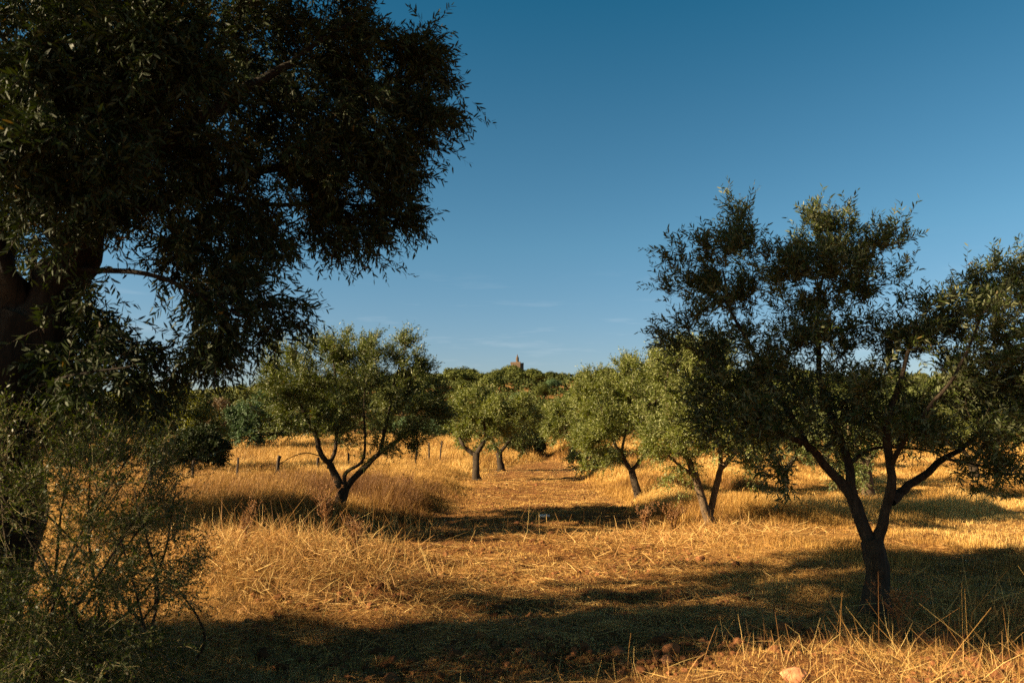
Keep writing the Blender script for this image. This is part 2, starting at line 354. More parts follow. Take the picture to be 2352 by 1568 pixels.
def olive(name, label, group, base, stems, blobs, seed, n_attr=260, n_shoots=3500, nleaf=14, leaf=0.062, width=0.0135, shoot=0.26,
          six=False, up=0.45, droop=0.15, leafm=None, bark=None, twig_r=0.006, cat='tree', twigs=True, stem_sides=9, shell=0.55, extra=None, wob=0.02, twigm=None, clump=6.0, spray=0.17, even=0.6):
    """stems: list of (parent index or None, points, radius at start, radius at end); blobs: crown ellipsoids"""
    rng = np.random.default_rng(seed); leafm = leafm or M_OLIVE; bark = bark or M_BARK
    bz = float(zg(base[0], base[1])); root = empty(name, (base[0], base[1], bz)); tag(root, label, cat, group)
    org = (base[0], base[1], bz)
    nodes = []; ndir = []; ntop = []
    for i, (par, pts, r0, r1) in enumerate(stems):
        pts = np.array(pts, float)
        L = np.linalg.norm(np.diff(pts, axis=0), axis=1).sum(); n = max(5, int(L / 0.09))
        q = smooth_path(pts, n, wob * min(1, r0 * 12), rng)
        rad = r0 + (r1 - r0) * np.linspace(0, 1, n) ** 0.8
        if par is None:
            rad = rad * (1 + 0.85 * np.exp(-np.linspace(0, L, n) / 0.2))
        A = Acc(); tube(A, q, rad, stem_sides, 0.5, 0.24 if r0 > 0.03 else 0.06, seed + i)
        A.build('trunk' if par is None else 'limb', bark, root, True, org)
        s = 0 if par is not None else n // 2
        tgt = nrm(np.gradient(q, axis=0))
        nodes.append(q[s:]); ndir.append(tgt[s:]); ntop.append(np.full(n - s, 1.0 if par is not None else 3.0))
    nodes = np.vstack(nodes); ndir = np.vstack(ndir); pen = np.concatenate(ntop)
    nc = max(12, int(n_attr / clump)); cc, _ = in_blobs(blobs, nc, rng, shell)      # twigs gather in sprays
    ck = rng.integers(0, nc, n_attr); size = float(np.mean([b[1].mean() for b in blobs])) * spray
    att = cc[ck] + rng.normal(0, 1, (n_attr, 3)) * size * rng.uniform(.5, 1.3, nc)[ck][:, None] + np.array([0, 0, .3 * size])
    pl, _ = in_blobs(blobs, n_attr, rng, shell); att = np.where((rng.random(n_attr) < even)[:, None], pl, att)
    cen = np.average(np.array([b[0] for b in blobs]), axis=0, weights=[b[2] for b in blobs])
    d0 = np.array([np.linalg.norm(nodes - a, axis=1).min() for a in att]); order = np.argsort(d0)
    AT = Acc(); tipP = []; tipD = []
    par_r = np.full(len(nodes), 0.03)
    for a in att[order]:
        dv = a - nodes; dist = np.linalg.norm(dv, axis=1)
        ang = (dv * ndir).sum(1) / np.maximum(dist, 1e-6)
        cost = dist * (1.25 - 0.35 * ang) + 0.05 * pen
        j = int(np.argmin(cost)); L = dist[j]
        if L < 0.04: continue
        n = max(3, int(L / 0.11) + 1)
        c = nodes[j] + ndir[j] * L * 0.4 + rng.normal(0, 0.08 * L, 3)
        t = np.linspace(0, 1, n)[:, None]
        q = (1 - t) ** 2 * nodes[j] + 2 * t * (1 - t) * c + t * t * a
        q[1:-1] += rng.normal(0, 0.012, (n - 2, 3))
        r_s = min(par_r[j] * 0.8, twig_r * (0.6 + 1.1 * L)); r_e = max(0.0018, r_s * 0.45)
        rad = np.linspace(r_s, r_e, n)
        if twigs: tube(AT, q, rad, 4 if r_s < 0.012 else 5)
        tg = nrm(np.gradient(q, axis=0))
        nodes = np.vstack([nodes, q[1:]]); ndir = np.vstack([ndir, tg[1:]]); pen = np.concatenate([pen, np.full(n - 1, 1.2)]); par_r = np.concatenate([par_r, rad[1:]])
        k0 = n // 3 if n > 4 else 0
        tipP.append(q[k0:]); tipD.append(tg[k0:])
    tipP = np.vstack(tipP); tipD = np.vstack(tipD)
    k = rng.integers(0, len(tipP), n_shoots)
    outw = nrm(tipP[k] - cen)
    D = nrm(tipD[k] * 0.45 + outw * 0.45 + np.array([0, 0, up]) + rng.normal(0, 0.42, (n_shoots, 3)))
    AL = Acc()
    P = tipP[k] + rng.normal(0, 0.02, (n_shoots, 3))
    tb = np.clip(fbm(P[:, 0] * 2.0, P[:, 2] * 2.0 + P[:, 1], seed) * 1.5 - 0.3 + rng.normal(0, .12, n_shoots), 0, 1)
    add_shoots(AL, AT, P, D, shoot, rng, nleaf, leaf, width, six, droop=droop, stems=twigs, tb=tb)
    if extra is not None: extra(AL, AT, rng)
    AL.build('crown', leafm, root, False, org)
    if AT.v: AT.build('twigs', twigm or M_TWIG, root, False, org)
    return root

def blob(u, v, y, ru, rv, ry, w=1.0):
    """crown lobe seen at (u, v) with radii ru, rv in photo units, y metres ahead and ry metres deep"""
    return (at(u, v, y), np.array([ru / F * y, ry, rv / F * y]), w)

# ------------------------------------------------------------------ near olive on the right
Y = 6.9
def pr(u, v, dy=0): return at(u, v, Y + dy)
g = pr(2010, 1405); bx_, by_ = g[0], g[1]
stems = [
    (None, [(bx_, by_, -0.05), pr(2022, 1345), pr(2010, 1285), pr(2003, 1235)], 0.092, 0.088),
    (0, [pr(2003, 1250), pr(1975, 1170, .05), pr(1940, 1110, .1), pr(1895, 1065, .1), pr(1845, 1010, .0), pr(1770, 985, -.1), pr(1690, 950, -.2)], 0.066, 0.016),
    (0, [pr(2014, 1245), pr(2035, 1185, -.05), pr(2046, 1120, -.1), pr(2042, 1030, -.15), pr(2046, 940, -.2), pr(2075, 850, -.3), pr(2110, 740, -.4)], 0.056, 0.013),
    (1, [pr(1958, 1135, .08), pr(1945, 1060, .2), pr(1925, 985, .35), pr(1888, 905, .4), pr(1880, 800, .4), pr(1885, 690, .35), pr(1900, 590, .3)], 0.046, 0.011),
    (1, [pr(1860, 1035, .05), pr(1815, 950, .2), pr(1770, 880, .3), pr(1725, 800, .3), pr(1680, 720, .2), pr(1660, 620, .2)], 0.032, 0.009),
    (2, [pr(2046, 1150, -.05), pr(2085, 1120, .1), pr(2130, 1085, .2), pr(2175, 1050, .3), pr(2240, 1000, .35), pr(2300, 930, .4), pr(2350, 840, .4)], 0.044, 0.012),
    (3, [pr(1945, 1070, .2), pr(1990, 1035, .4), pr(2060, 1025, .6), pr(2150, 1040, .8)], 0.024, 0.008),
    (2, [pr(2044, 1080, -.1), pr(2075, 1010, -.4), pr(2140, 930, -.6), pr(2200, 850, -.7), pr(2260, 720, -.7)], 0.026, 0.009),
    (5, [pr(2170, 1052, .3), pr(2240, 1065, .1), pr(2320, 1090, -.2)], 0.016, 0.006),
    (1, [pr(1770, 985, -.1), pr(1700, 930, -.3), pr(1640, 850, -.3), pr(1580, 760, -.3)], 0.015, 0.006),
]
bl = [blob(1700, 640, Y + .2, 95, 110, .55, 1.0), blob(1600, 640, Y - .1, 90, 70, .35, .28), blob(1690, 540, Y + .2, 50, 60, .25, .35),
      blob(1610, 750, Y, 90, 80, .5, .35), blob(1585, 590, Y, 75, 45, .25, .22),
      blob(1800, 720, Y + .3, 120, 150, .8, 1.3), blob(1900, 640, Y + .3, 120, 110, .7, 1.5), blob(1890, 530, Y + .3, 60, 50, .35, .5),
      blob(1980, 610, Y + .2, 90, 75, .5, .7), blob(2050, 600, Y + .1, 50, 70, .4, .35), blob(1900, 850, Y + .1, 170, 120, .95, 1.8), blob(1760, 880, Y, 130, 110, .8, 1.2),
      blob(1620, 850, Y - .1, 80, 60, .4, .3), blob(1690, 960, Y - .1, 120, 75, .6, .7), blob(1860, 980, Y, 170, 60, .8, .8),
      blob(2060, 860, Y, 120, 130, .9, 1.4), blob(2180, 800, Y - .2, 120, 130, .8, 1.5), blob(2290, 760, Y, 110, 150, .8, 1.5), blob(2340, 650, Y, 60, 70, .4, .7),
      blob(2200, 960, Y + .1, 170, 90, .9, 1.6), blob(2350, 930, Y + .2, 120, 120, .8, 1.3), blob(2300, 1075, Y - .1, 110, 40, .5, .5), blob(1800, 1090, Y - .2, 40, 40, .3, .1),
      blob(2000, 980, Y, 120, 60, .7, .7), blob(2450, 820, Y, 90, 200, .8, .8)]
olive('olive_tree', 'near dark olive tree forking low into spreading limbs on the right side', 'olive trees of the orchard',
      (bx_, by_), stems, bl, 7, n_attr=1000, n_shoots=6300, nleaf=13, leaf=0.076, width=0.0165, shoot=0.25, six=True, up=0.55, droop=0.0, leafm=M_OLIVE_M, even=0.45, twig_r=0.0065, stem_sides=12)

# ------------------------------------------------------------------ big near olive on the left
Y = 6.0
stems = [
    (None, [(-3.75, 5.1, -0.05), pr(-12, 1300, -.9), pr(8, 1080, -.9), pr(45, 900, -.9), pr(90, 760, -.9)], 0.22, 0.25),
    (0, [pr(85, 800, -.9), pr(45, 690, -1.0), pr(5, 600, -1.1), pr(-60, 480, -1.2), pr(-150, 300, -1.3)], 0.13, 0.05),
    (0, [pr(95, 790, -.9), pr(130, 660, -.9), pr(190, 540, -.9), pr(280, 400, -1.0), pr(380, 240, -1.1), pr(470, 60, -1.1)], 0.20, 0.05),
    (2, [pr(200, 530, -.9), pr(330, 480, -.6), pr(470, 430, -.3), pr(640, 380, 0), pr(800, 320, .1), pr(930, 290, .1)], 0.07, 0.014),
    (2, [pr(170, 590, -.9), pr(90, 480, -.4), pr(60, 330, .2), pr(80, 150, .4), pr(100, -60, .5)], 0.08, 0.03),
    (3, [pr(470, 430, -.3), pr(600, 470, .1), pr(720, 470, .3), pr(850, 470, .3)], 0.03, 0.01),
    (2, [pr(150, 620, -.9), pr(260, 620, -1.1), pr(380, 640, -1.2), pr(480, 690, -1.2), pr(560, 730, -1.2)], 0.024, 0.008),
    (2, [pr(300, 370, -1.0), pr(480, 260, -.9), pr(650, 150, -.7), pr(800, 60, -.5)], 0.06, 0.014),
    (0, [pr(60, 900, -.9), pr(110, 880, -1.3), pr(180, 860, -1.5), pr(300, 840, -1.6)], 0.012, 0.005),
]
Y = 6.0
bl = [blob(250, 250, Y, 260, 260, 1.5, 4.5), blob(480, 200, Y - .2, 230, 260, 1.3, 4.0), blob(700, 160, Y - .1, 150, 180, .9, 2.0), blob(800, 120, Y, 80, 110, .6, .8),
      blob(880, 170, Y, 130, 90, .6, 1.0), blob(960, 170, Y, 60, 60, .35, .35), blob(860, 290, Y, 160, 90, .7, 1.4), blob(1000, 290, Y, 75, 55, .35, .5),
      blob(800, 400, Y, 130, 90, .7, 1.2), blob(890, 410, Y + .1, 70, 60, .4, .45), blob(880, 500, Y, 80, 55, .4, .5), blob(800, 545, Y - .1, 70, 45, .35, .35),
      blob(560, 420, Y - .3, 220, 130, 1.1, 2.3), blob(640, 540, Y - .4, 120, 70, .6, .6), blob(380, 510, Y - .8, 200, 100, .8, 0.8), blob(-20, 560, Y + .3, 90, 80, .5, .35),
      blob(480, 640, Y - .8, 150, 80, .5, .38), blob(575, 735, Y - .8, 65, 75, .3, .2), blob(350, 720, Y - 1.0, 180, 100, .5, .42), blob(320, 820, Y - 1.0, 160, 60, .4, .26),
      blob(480, 800, Y - .9, 60, 30, .25, .12), blob(80, 360, Y, 180, 160, 1.3, 2.0), blob(80, 80, Y - .2, 200, 200, 1.3, 2.5), blob(-150, 250, Y, 240, 350, 1.6, 3.0),
      blob(450, 0, Y, 380, 130, 1.4, 2.6), blob(170, 330, Y - 1.5, 190, 230, .5, 2.2), blob(330, 160, Y - 1.4, 190, 170, .5, 1.6), blob(180, 880, Y - 1.1, 140, 60, .5, .22), blob(-260, 700, Y, 130, 200, 1.0, .7), blob(270, 790, Y - .9, 180, 80, .5, .18), blob(540, 590, Y-.6, 120, 80, .5, .4), (np.array([-1.7, 4.9, 5.5]), np.array([1.1, .9, .4]), 1.4), (np.array([-3.0, 4.8, 6.0]), np.array([1.5, 1.2, .6]), 1.5), (np.array([-3.0, 3.9, 4.9]), np.array([1.7, .8, .55]), 2.2), (np.array([-4.9, 4.3, 4.2]), np.array([1.2, 1.0, 1.0]), 2.0), (np.array([-6.2, 5.6, 3.9]), np.array([1.2, 1.5, 1.3]), 3.0)]  # trailing lobes: unseen foliage added overhead and far left to cast shade
def lit_tips(AL, AT, rng): pass
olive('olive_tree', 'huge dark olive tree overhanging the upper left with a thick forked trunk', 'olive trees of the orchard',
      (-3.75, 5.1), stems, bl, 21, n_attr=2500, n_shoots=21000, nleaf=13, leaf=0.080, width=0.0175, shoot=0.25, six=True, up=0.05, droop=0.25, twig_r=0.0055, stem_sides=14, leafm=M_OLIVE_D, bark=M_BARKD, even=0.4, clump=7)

# ------------------------------------------------------------------ mid-distance olives
def mid_olive(label, u, v, y, top_pts, blobs, seed, **kw):
    kw.setdefault('even', .35); kw.setdefault('spray', .19)
    """u, v: foot of the trunk in the photo; top_pts: list of (radius, [(u, v, dy), ...]) limbs"""
    p = at(u, v, y); bx, by = p[0], p[1]
    st = []
    for i, (par, r0, r1, pts) in enumerate(top_pts):
        q = [at(a, b, y + c) for a, b, c in pts]
        if par is None: q = [np.array([q[0][0], q[0][1], float(zg(q[0][0], q[0][1])) - 0.05])] + q
        st.append((par, q, r0, r1))
    bb = [blob(a, b, y + c, ru, rv, ry * 1.5, w) for (a, b, c, ru, rv, ry, w) in blobs]
    return olive('olive_tree', label, 'olive trees of the orchard', (st[0][1][0][0], st[0][1][0][1]), st, bb, seed, **kw)

mid_olive('twin-topped olive tree left of the track with bare twigs hanging at its left', 785, 1160, 14.0,
    [(None, .11, .10, [(778, 1165, 0), (790, 1120, 0)]),
     (0, .075, .02, [(786, 1125, 0), (758, 1070, 0), (738, 1040, -.1), (720, 985, -.2), (690, 930, -.2), (660, 880, -.2)]),
     (0, .07, .018, [(792, 1125, 0), (840, 1070, .1), (880, 1035, .1), (930, 1000, .2), (975, 960, .3)]),
     (1, .045, .012, [(756, 1075, 0), (770, 1020, .2), (772, 950, .3), (770, 870, .3), (760, 800, .3)]),
     (0, .04, .012, [(793, 1118, -.1), (795, 1085, -.2), (830, 1060, -.2), (838, 1000, -.3), (836, 930, -.3), (840, 870, -.3)]),
     (2, .035, .01, [(870, 1045, .1), (890, 960, .0), (905, 880, 0), (930, 800, 0)]),
     (1, .012, .005, [(745, 1050, 0), (700, 1040, -.2), (650, 1060, -.4), (630, 1090, -.5)])],
    [(770, 850, 0, 130, 90, 1.2, 2.2), (690, 870, 0, 85, 80, .8, 1.0), (760, 810, .1, 60, 35, .4, .5), (640, 870, 0, 30, 60, .3, .25), (820, 830, .1, 50, 40, .5, .4),
     (930, 820, 0, 35, 50, .35, .6), (900, 880, 0, 80, 60, .7, 1.0), (960, 930, .1, 65, 75, .8, 1.2), (850, 940, 0, 130, 80, 1.2, 1.8), (700, 950, 0, 100, 70, 1.0, 1.2),
     (650, 960, 0, 50, 60, .5, .5), (980, 960, .2, 45, 60, .5, .6), (760, 1000, -.2, 100, 35, .7, .4), (900, 1030, 0, 60, 30, .4, .25)],
    33, n_attr=620, n_shoots=7600, nleaf=13, leaf=0.070, width=0.018, shoot=0.28, up=0.65, droop=0.05, twig_r=0.006)

mid_olive('round-crowned olive tree with a short black trunk left of the track far end', 1093, 1090, 27.0,
    [(None, .15, .13, [(1094, 1095, 0), (1094, 1040, 0)]),
     (0, .09, .03, [(1094, 1045, 0), (1062, 1020, 0), (1050, 980, .2), (1045, 930, .2)]),
     (0, .10, .03, [(1094, 1045, 0), (1115, 1010, 0), (1150, 985, .2), (1175, 950, .2), (1185, 920, .2)]),
     (2, .05, .02, [(1115, 1010, 0), (1110, 960, -.3), (1105, 920, -.3)])],
    [(1095, 940, 0, 62, 34, 1.3, 2.0), (1060, 965, 0, 38, 45, .9, 1.0), (1150, 945, 0, 55, 34, 1.2, 1.6), (1190, 960, .2, 45, 50, 1.0, 1.2), (1120, 980, 0, 60, 30, .9, .8), (1080, 910, 0, 28, 14, .5, .3), (1060, 1010, 0, 18, 18, .4, .15), (1205, 942, .2, 25, 24, .6, .4)],
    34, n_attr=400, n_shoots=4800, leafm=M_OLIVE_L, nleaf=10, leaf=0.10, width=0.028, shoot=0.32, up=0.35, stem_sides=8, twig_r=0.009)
mid_olive('shaded olive tree just behind the round-crowned one left of the track', 1150, 1068, 34.0,
    [(None, .17, .15, [(1150, 1075, 0), (1148, 1040, 0)]),
     (0, .10, .03, [(1148, 1042, 0), (1170, 1010, 0), (1195, 970, .2)]),
     (0, .08, .03, [(1148, 1042, 0), (1130, 1010, 0), (1110, 960, .2)])],
    [(1170, 970, 0, 50, 40, 1.3, 1.6), (1195, 955, 0, 34, 36, 1.0, 1.2), (1140, 1000, 0, 40, 30, .9, .7), (1190, 1010, 0, 40, 22, .8, .6)],
    35, n_attr=260, n_shoots=3000, nleaf=10, leaf=0.12, width=0.04, shoot=0.36, up=0.35, stem_sides=7, twig_r=0.01)
mid_olive('small leaning olive tree at the far end of the track beside the golden slope', 1328, 1052, 42.0,
    [(None, .16, .13, [(1330, 1055, 0), (1318, 1020, 0)]),
     (0, .09, .03, [(1318, 1022, 0), (1300, 990, 0), (1285, 950, .2)]),
     (0, .09, .03, [(1318, 1022, 0), (1340, 990, 0), (1350, 950, .2)])],
    [(1300, 955, 0, 50, 32, 1.4, 1.6), (1270, 985, 0, 32, 32, .9, .9), (1350, 960, 0, 45, 45, 1.2, 1.2), (1320, 990, 0, 50, 22, 1.0, .7), (1262, 950, 0, 18, 18, .5, .3), (1290, 930, 0, 26, 12, .5, .3)],
    36, leafm=M_OLIVE_L, n_attr=260, n_shoots=2600, nleaf=10, leaf=0.13, width=0.045, shoot=0.4, up=0.3, stem_sides=7, twig_r=0.012)
mid_olive('pale sunlit olive tree with a slanting trunk right of the track', 1462, 1130, 18.5,
    [(None, .10, .085, [(1466, 1135, 0), (1450, 1075, 0)]),
     (0, .055, .02, [(1450, 1080, 0), (1425, 1040, 0), (1400, 990, .1), (1380, 930, .2)]),
     (0, .055, .02, [(1450, 1080, 0), (1478, 1045, 0), (1495, 990, .1), (1505, 920, .2), (1500, 860, .2)]),
     (1, .04, .015, [(1425, 1040, 0), (1445, 970, .2), (1450, 900, .3), (1455, 860, .3)])],
    [(1470, 900, 0, 75, 65, 1.1, 2.0), (1395, 940, 0, 62, 60, .9, 1.5), (1530, 900, 0, 60, 75, 1.0, 1.3), (1460, 975, 0, 95, 40, 1.0, 1.2), (1370, 1010, 0, 50, 45, .7, .8), (1450, 845, 0, 35, 25, .4, .4),
     (1345, 940, 0, 22, 35, .5, .3), (1490, 835, 0, 30, 22, .4, .3), (1400, 1050, 0, 50, 18, .5, .3), (1540, 980, .2, 55, 50, .9, .9), (1365, 895, 0, 35, 22, .5, .4)],
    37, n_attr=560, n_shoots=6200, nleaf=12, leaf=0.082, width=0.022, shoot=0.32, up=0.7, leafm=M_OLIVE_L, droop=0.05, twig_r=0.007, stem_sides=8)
mid_olive('olive tree with two pale stems crossing at the foot beside the near dark olive', 1618, 1200, 12.6,
    [(None, .075, .06, [(1632, 1200, 0), (1612, 1150, 0), (1590, 1085, 0)]),
     (0, .055, .018, [(1590, 1090, 0), (1572, 1030, 0), (1545, 970, .1), (1530, 900, .2), (1535, 850, .2)]),
     (None, .07, .05, [(1622, 1200, .1), (1640, 1130, .1), (1655, 1070, .1)]),
     (2, .04, .014, [(1655, 1075, .1), (1650, 1010, .2), (1620, 940, .3), (1600, 860, .3), (1590, 820, .3)]),
     (2, .04, .014, [(1655, 1075, .1), (1690, 1040, .1), (1730, 1000, .2), (1760, 960, .3)]),
     (0, .03, .012, [(1590, 1088, 0), (1550, 1060, -.2), (1520, 1030, -.3)])],
    [(1570, 880, 0, 70, 70, .8, 1.5), (1640, 900, .1, 90, 70, 1.0, 1.6), (1555, 820, 0, 40, 35, .35, .4), (1620, 830, .1, 50, 35, .5, .5), (1540, 960, 0, 70, 60, .8, 1.1), (1640, 990, 0, 110, 55, 1.0, 1.6),
     (1720, 1000, .1, 55, 60, .7, .8), (1525, 1030, -.1, 55, 40, .5, .5), (1600, 1045, 0, 90, 25, .7, .35), (1690, 940, .2, 60, 60, .7, .7), (1570, 1100, -.2, 35, 40, .3, .15), (1720, 1070, 0, 25, 20, .3, .15)],
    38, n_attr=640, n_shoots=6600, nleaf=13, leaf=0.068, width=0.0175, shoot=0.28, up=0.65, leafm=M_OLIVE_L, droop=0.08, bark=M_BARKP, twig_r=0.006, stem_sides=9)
mid_olive('squat olive tree seen under the left limb of the near dark olive', 1803, 1115, 22.5,
    [(None, .12, .10, [(1806, 1118, 0), (1800, 1080, 0)]),
     (0, .07, .03, [(1800, 1082, 0), (1780, 1050, 0), (1770, 1000, .2)]),
     (0, .07, .03, [(1800, 1082, 0), (1825, 1050, 0), (1840, 1000, .2)])],
    [(1800, 960, 0, 85, 60, 1.3, 2.0), (1740, 980, 0, 45, 50, .9, .8), (1860, 970, 0, 55, 55, 1.0, 1.0), (1800, 1020, 0, 80, 30, 1.0, .9)],
    39, n_attr=330, n_shoots=3600, nleaf=10, leaf=0.095, width=0.03, shoot=0.3, up=0.35, stem_sides=8, twig_r=0.009)
mid_olive('olive tree with a grey trunk seen through the fork of the near dark olive', 1993, 1150, 18.0,
    [(None, .15, .13, [(2000, 1150, 0), (1988, 1090, 0), (1985, 1060, 0)]),
     (0, .08, .03, [(1985, 1065, 0), (1960, 1020, 0), (1945, 950, .2)]),
     (0, .08, .03, [(1985, 1065, 0), (2015, 1020, 0), (2040, 960, .2)])],
    [(1990, 950, 0, 95, 60, 1.3, 2.0), (1930, 990, 0, 45, 50, .8, .8), (2060, 970, 0, 60, 55, 1.0, 1.0), (1990, 1030, 0, 70, 35, .8, .8), (1960, 1090, -.2, 30, 30, .3, .2)],
    40, n_attr=330, n_shoots=3600, nleaf=10, leaf=0.085, width=0.026, shoot=0.28, up=0.35, stem_sides=8, bark=M_BARKP, twig_r=0.008)
mid_olive('sunlit olive tree behind the hanging twigs at the right edge', 2236, 1095, 26.0,
    [(None, .14, .12, [(2238, 1098, 0), (2232, 1060, 0)]),
     (0, .08, .03, [(2232, 1062, 0), (2210, 1020, 0), (2190, 970, .2)]),
     (0, .08, .03, [(2232, 1062, 0), (2260, 1020, 0), (2280, 970, .2)])],
    [(2230, 950, 0, 85, 55, 1.3, 2.0), (2170, 980, 0, 40, 45, .9, .8), (2300, 960, 0, 55, 55, 1.0, 1.0), (2235, 1010, 0, 75, 30, 1.0, .8)],
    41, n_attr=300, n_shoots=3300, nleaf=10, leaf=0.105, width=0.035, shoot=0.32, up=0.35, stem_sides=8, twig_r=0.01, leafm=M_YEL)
mid_olive('far olive tree between the two trunks on the right side of the field', 1900, 1078, 34.0,
    [(None, .15, .13, [(1900, 1080, 0), (1898, 1050, 0)]),
     (0, .08, .03, [(1898, 1052, 0), (1880, 1020, 0), (1870, 980, .2)]),
     (0, .08, .03, [(1898, 1052, 0), (1920, 1020, 0), (1930, 980, .2)])],
    [(1900, 965, 0, 70, 45, 1.3, 2.0), (1850, 985, 0, 35, 35, .9, .8), (1950, 980, 0, 40, 38, 1.0, 1.0)],
    42, n_attr=220, n_shoots=2400, nleaf=10, leaf=0.13, width=0.045, shoot=0.38, up=0.35, stem_sides=7, twig_r=0.012, leafm=M_YEL)
mid_olive('far olive tree low in the gap right of the crossing stems', 1720, 1078, 36.0,
    [(None, .15, .13, [(1720, 1078, 0), (1720, 1050, 0)]),
     (0, .08, .03, [(1720, 1052, 0), (1700, 1020, 0), (1690, 980, .2)]),
     (0, .08, .03, [(1720, 1052, 0), (1745, 1020, 0), (1750, 980, .2)])],
    [(1720, 965, 0, 60, 42, 1.3, 2.0), (1680, 985, 0, 30, 35, .9, .8), (1765, 980, 0, 35, 36, 1.0, 1.0)],
    43, n_attr=220, n_shoots=2400, nleaf=10, leaf=0.13, width=0.045, shoot=0.38, up=0.35, stem_sides=7, twig_r=0.012, leafm=M_OLIVE)
# unseen olive added outside the left edge to throw shade across the track
mid_olive('tall unseen olive tree added outside the left edge, shading the track beyond the hay', -280, 1260, 10.6,
    [(None, .18, .15, [(-280, 1260, 0), (-280, 1120, 0)]),
     (0, .08, .03, [(-280, 1125, 0), (-380, 980, 0), (-420, 800, .2)]),
     (0, .08, .03, [(-280, 1125, 0), (-200, 980, 0), (-170, 780, .2)])],
    [(-280, 740, 0, 250, 160, 1.3, 2.4), (-430, 860, 0, 110, 110, 1.0, .9), (-170, 850, 0, 110, 110, 1.0, 1.0), (-200, 560, .1, 140, 110, .9, 1.0), (-400, 600, 0, 120, 90, .9, .8)],
    44, n_attr=420, n_shoots=5200, nleaf=10, leaf=0.12, width=0.04, shoot=0.32, up=0.35, stem_sides=8, twig_r=0.01)

olive('olive_tree', 'unseen olive tree added left of the huge one to shade it and the foreground', 'olive trees of the orchard', (-9.0, 3.8),  # out of view, added to shade the huge olive and near ground
      [(None, [(-9, 3.6, -.05), (-9, 3.65, .6), (-8.95, 3.6, 1.2)], .15, .13), (0, [(-8.95, 3.6, 1.15), (-8.5, 3.7, 2.0), (-8.2, 3.6, 3.2)], .08, .03), (0, [(-8.95, 3.6, 1.15), (-9.6, 3.5, 2.0), (-9.8, 3.5, 3.2)], .08, .03)],
      [(np.array([-9, 3.5, 2.9]), np.array([1.9, .75, 1.2]), 2.0), (np.array([-8.4, 3.8, 4.0]), np.array([1.2, .6, .8]), 1.0)],
      45, n_attr=300, n_shoots=4200, nleaf=10, leaf=0.12, width=0.04, shoot=0.28, up=0.35, stem_sides=8, twig_r=0.01)

olive('olive_tree', 'unseen open-crowned olive tree added left of the camera to dapple the foreground', 'olive trees of the orchard', (-8.6, 1.3),  # added out of view; its sparse crown breaks up sun on near grass
      [(None, [(-8.6, 1.3, -.05), (-8.62, 1.33, .7), (-8.55, 1.3, 1.5)], .09, .07), (0, [(-8.55, 1.3, 1.45), (-8.2, 1.5, 2.4), (-8.0, 1.4, 3.6)], .05, .02), (0, [(-8.55, 1.3, 1.45), (-9.0, 1.2, 2.4), (-9.2, 1.1, 3.4)], .05, .02)],
      [(np.array([-8.6, 1.5, 3.6]), np.array([1.5, .8, 1.1]), 2.0)],
      46, n_attr=160, n_shoots=1100, nleaf=10, leaf=0.10, width=0.034, shoot=0.32, up=0.35, stem_sides=8, twig_r=0.01)

# ------------------------------------------------------------------ shrubs
def shrub(name, label, cat, u, v, y, blobs, seed, n_stem=14, spread=0.25, group=None, **kw):
    p = at(u, v, y); rng = np.random.default_rng(seed); st = []
    bb = [blob(a, b, y + c, ru, rv, ry, w) for (a, b, c, ru, rv, ry, w) in blobs]
    for i in range(n_stem):
        t = bb[i % len(bb)][0] + rng.normal(0, 0.25, 3) * bb[i % len(bb)][1]
        x0 = p[0] + rng.normal(0, spread); y0 = p[1] + rng.normal(0, spread); z0 = float(zg(x0, y0)) - 0.03
        m = np.array([x0, y0, z0]) * 0.5 + t * 0.5 + rng.normal(0, 0.08, 3); m[2] += 0.05
        st.append((None if i == 0 else 0, [(x0, y0, z0), m, t], 0.014 if i else 0.02, 0.004))
    return olive(name, label, group, (p[0], p[1]), st, bb, seed, cat=cat, stem_sides=5, **kw)

shrub('shrub', 'tangled small-leaved green shrub filling the lower left corner under the huge olive', 'shrub', 130, 1560, 4.4,
      [(140, 1250, 0, 170, 200, .7, 1.6), (40, 1080, .1, 120, 120, .6, .8), (270, 1170, .1, 140, 130, .5, .8), (230, 1400, -.1, 180, 130, .6, 1.5), (100, 1470, -.3, 160, 130, .5, 1.0), (350, 1290, .2, 90, 110, .4, .5),
       (150, 1000, .2, 120, 80, .5, .35), (300, 1060, .3, 110, 70, .4, .4), (400, 1100, .5, 60, 50, .3, .15), (200, 1520, -.3, 190, 90, .6, 1.2), (-90, 1200, 0, 90, 300, .6, .5)],
      51, n_stem=30, spread=.4, n_attr=850, n_shoots=4300, nleaf=11, leaf=0.030, width=0.009, shoot=0.20, up=0.25, droop=0.1, leafm=M_THORN, twig_r=0.0022, twigm=M_PALE, bark=M_TWIG)
shrub('leafy_bush', 'dense yellow-green bush behind the fence posts at the left', 'bush', 400, 1085, 27,
      [(400, 940, 0, 75, 55, 1.4, 2.0), (340, 960, 0, 60, 60, 1.2, 1.2), (450, 980, -.3, 50, 55, 1.0, 1.2), (400, 1020, 0, 90, 45, 1.3, 1.6), (300, 930, .3, 60, 50, 1.0, 1.0)],
      52, n_stem=10, spread=.5, n_attr=420, n_shoots=5200, nleaf=10, leaf=0.10, width=0.045, shoot=0.3, up=0.3, leafm=M_YEL, twig_r=0.008)
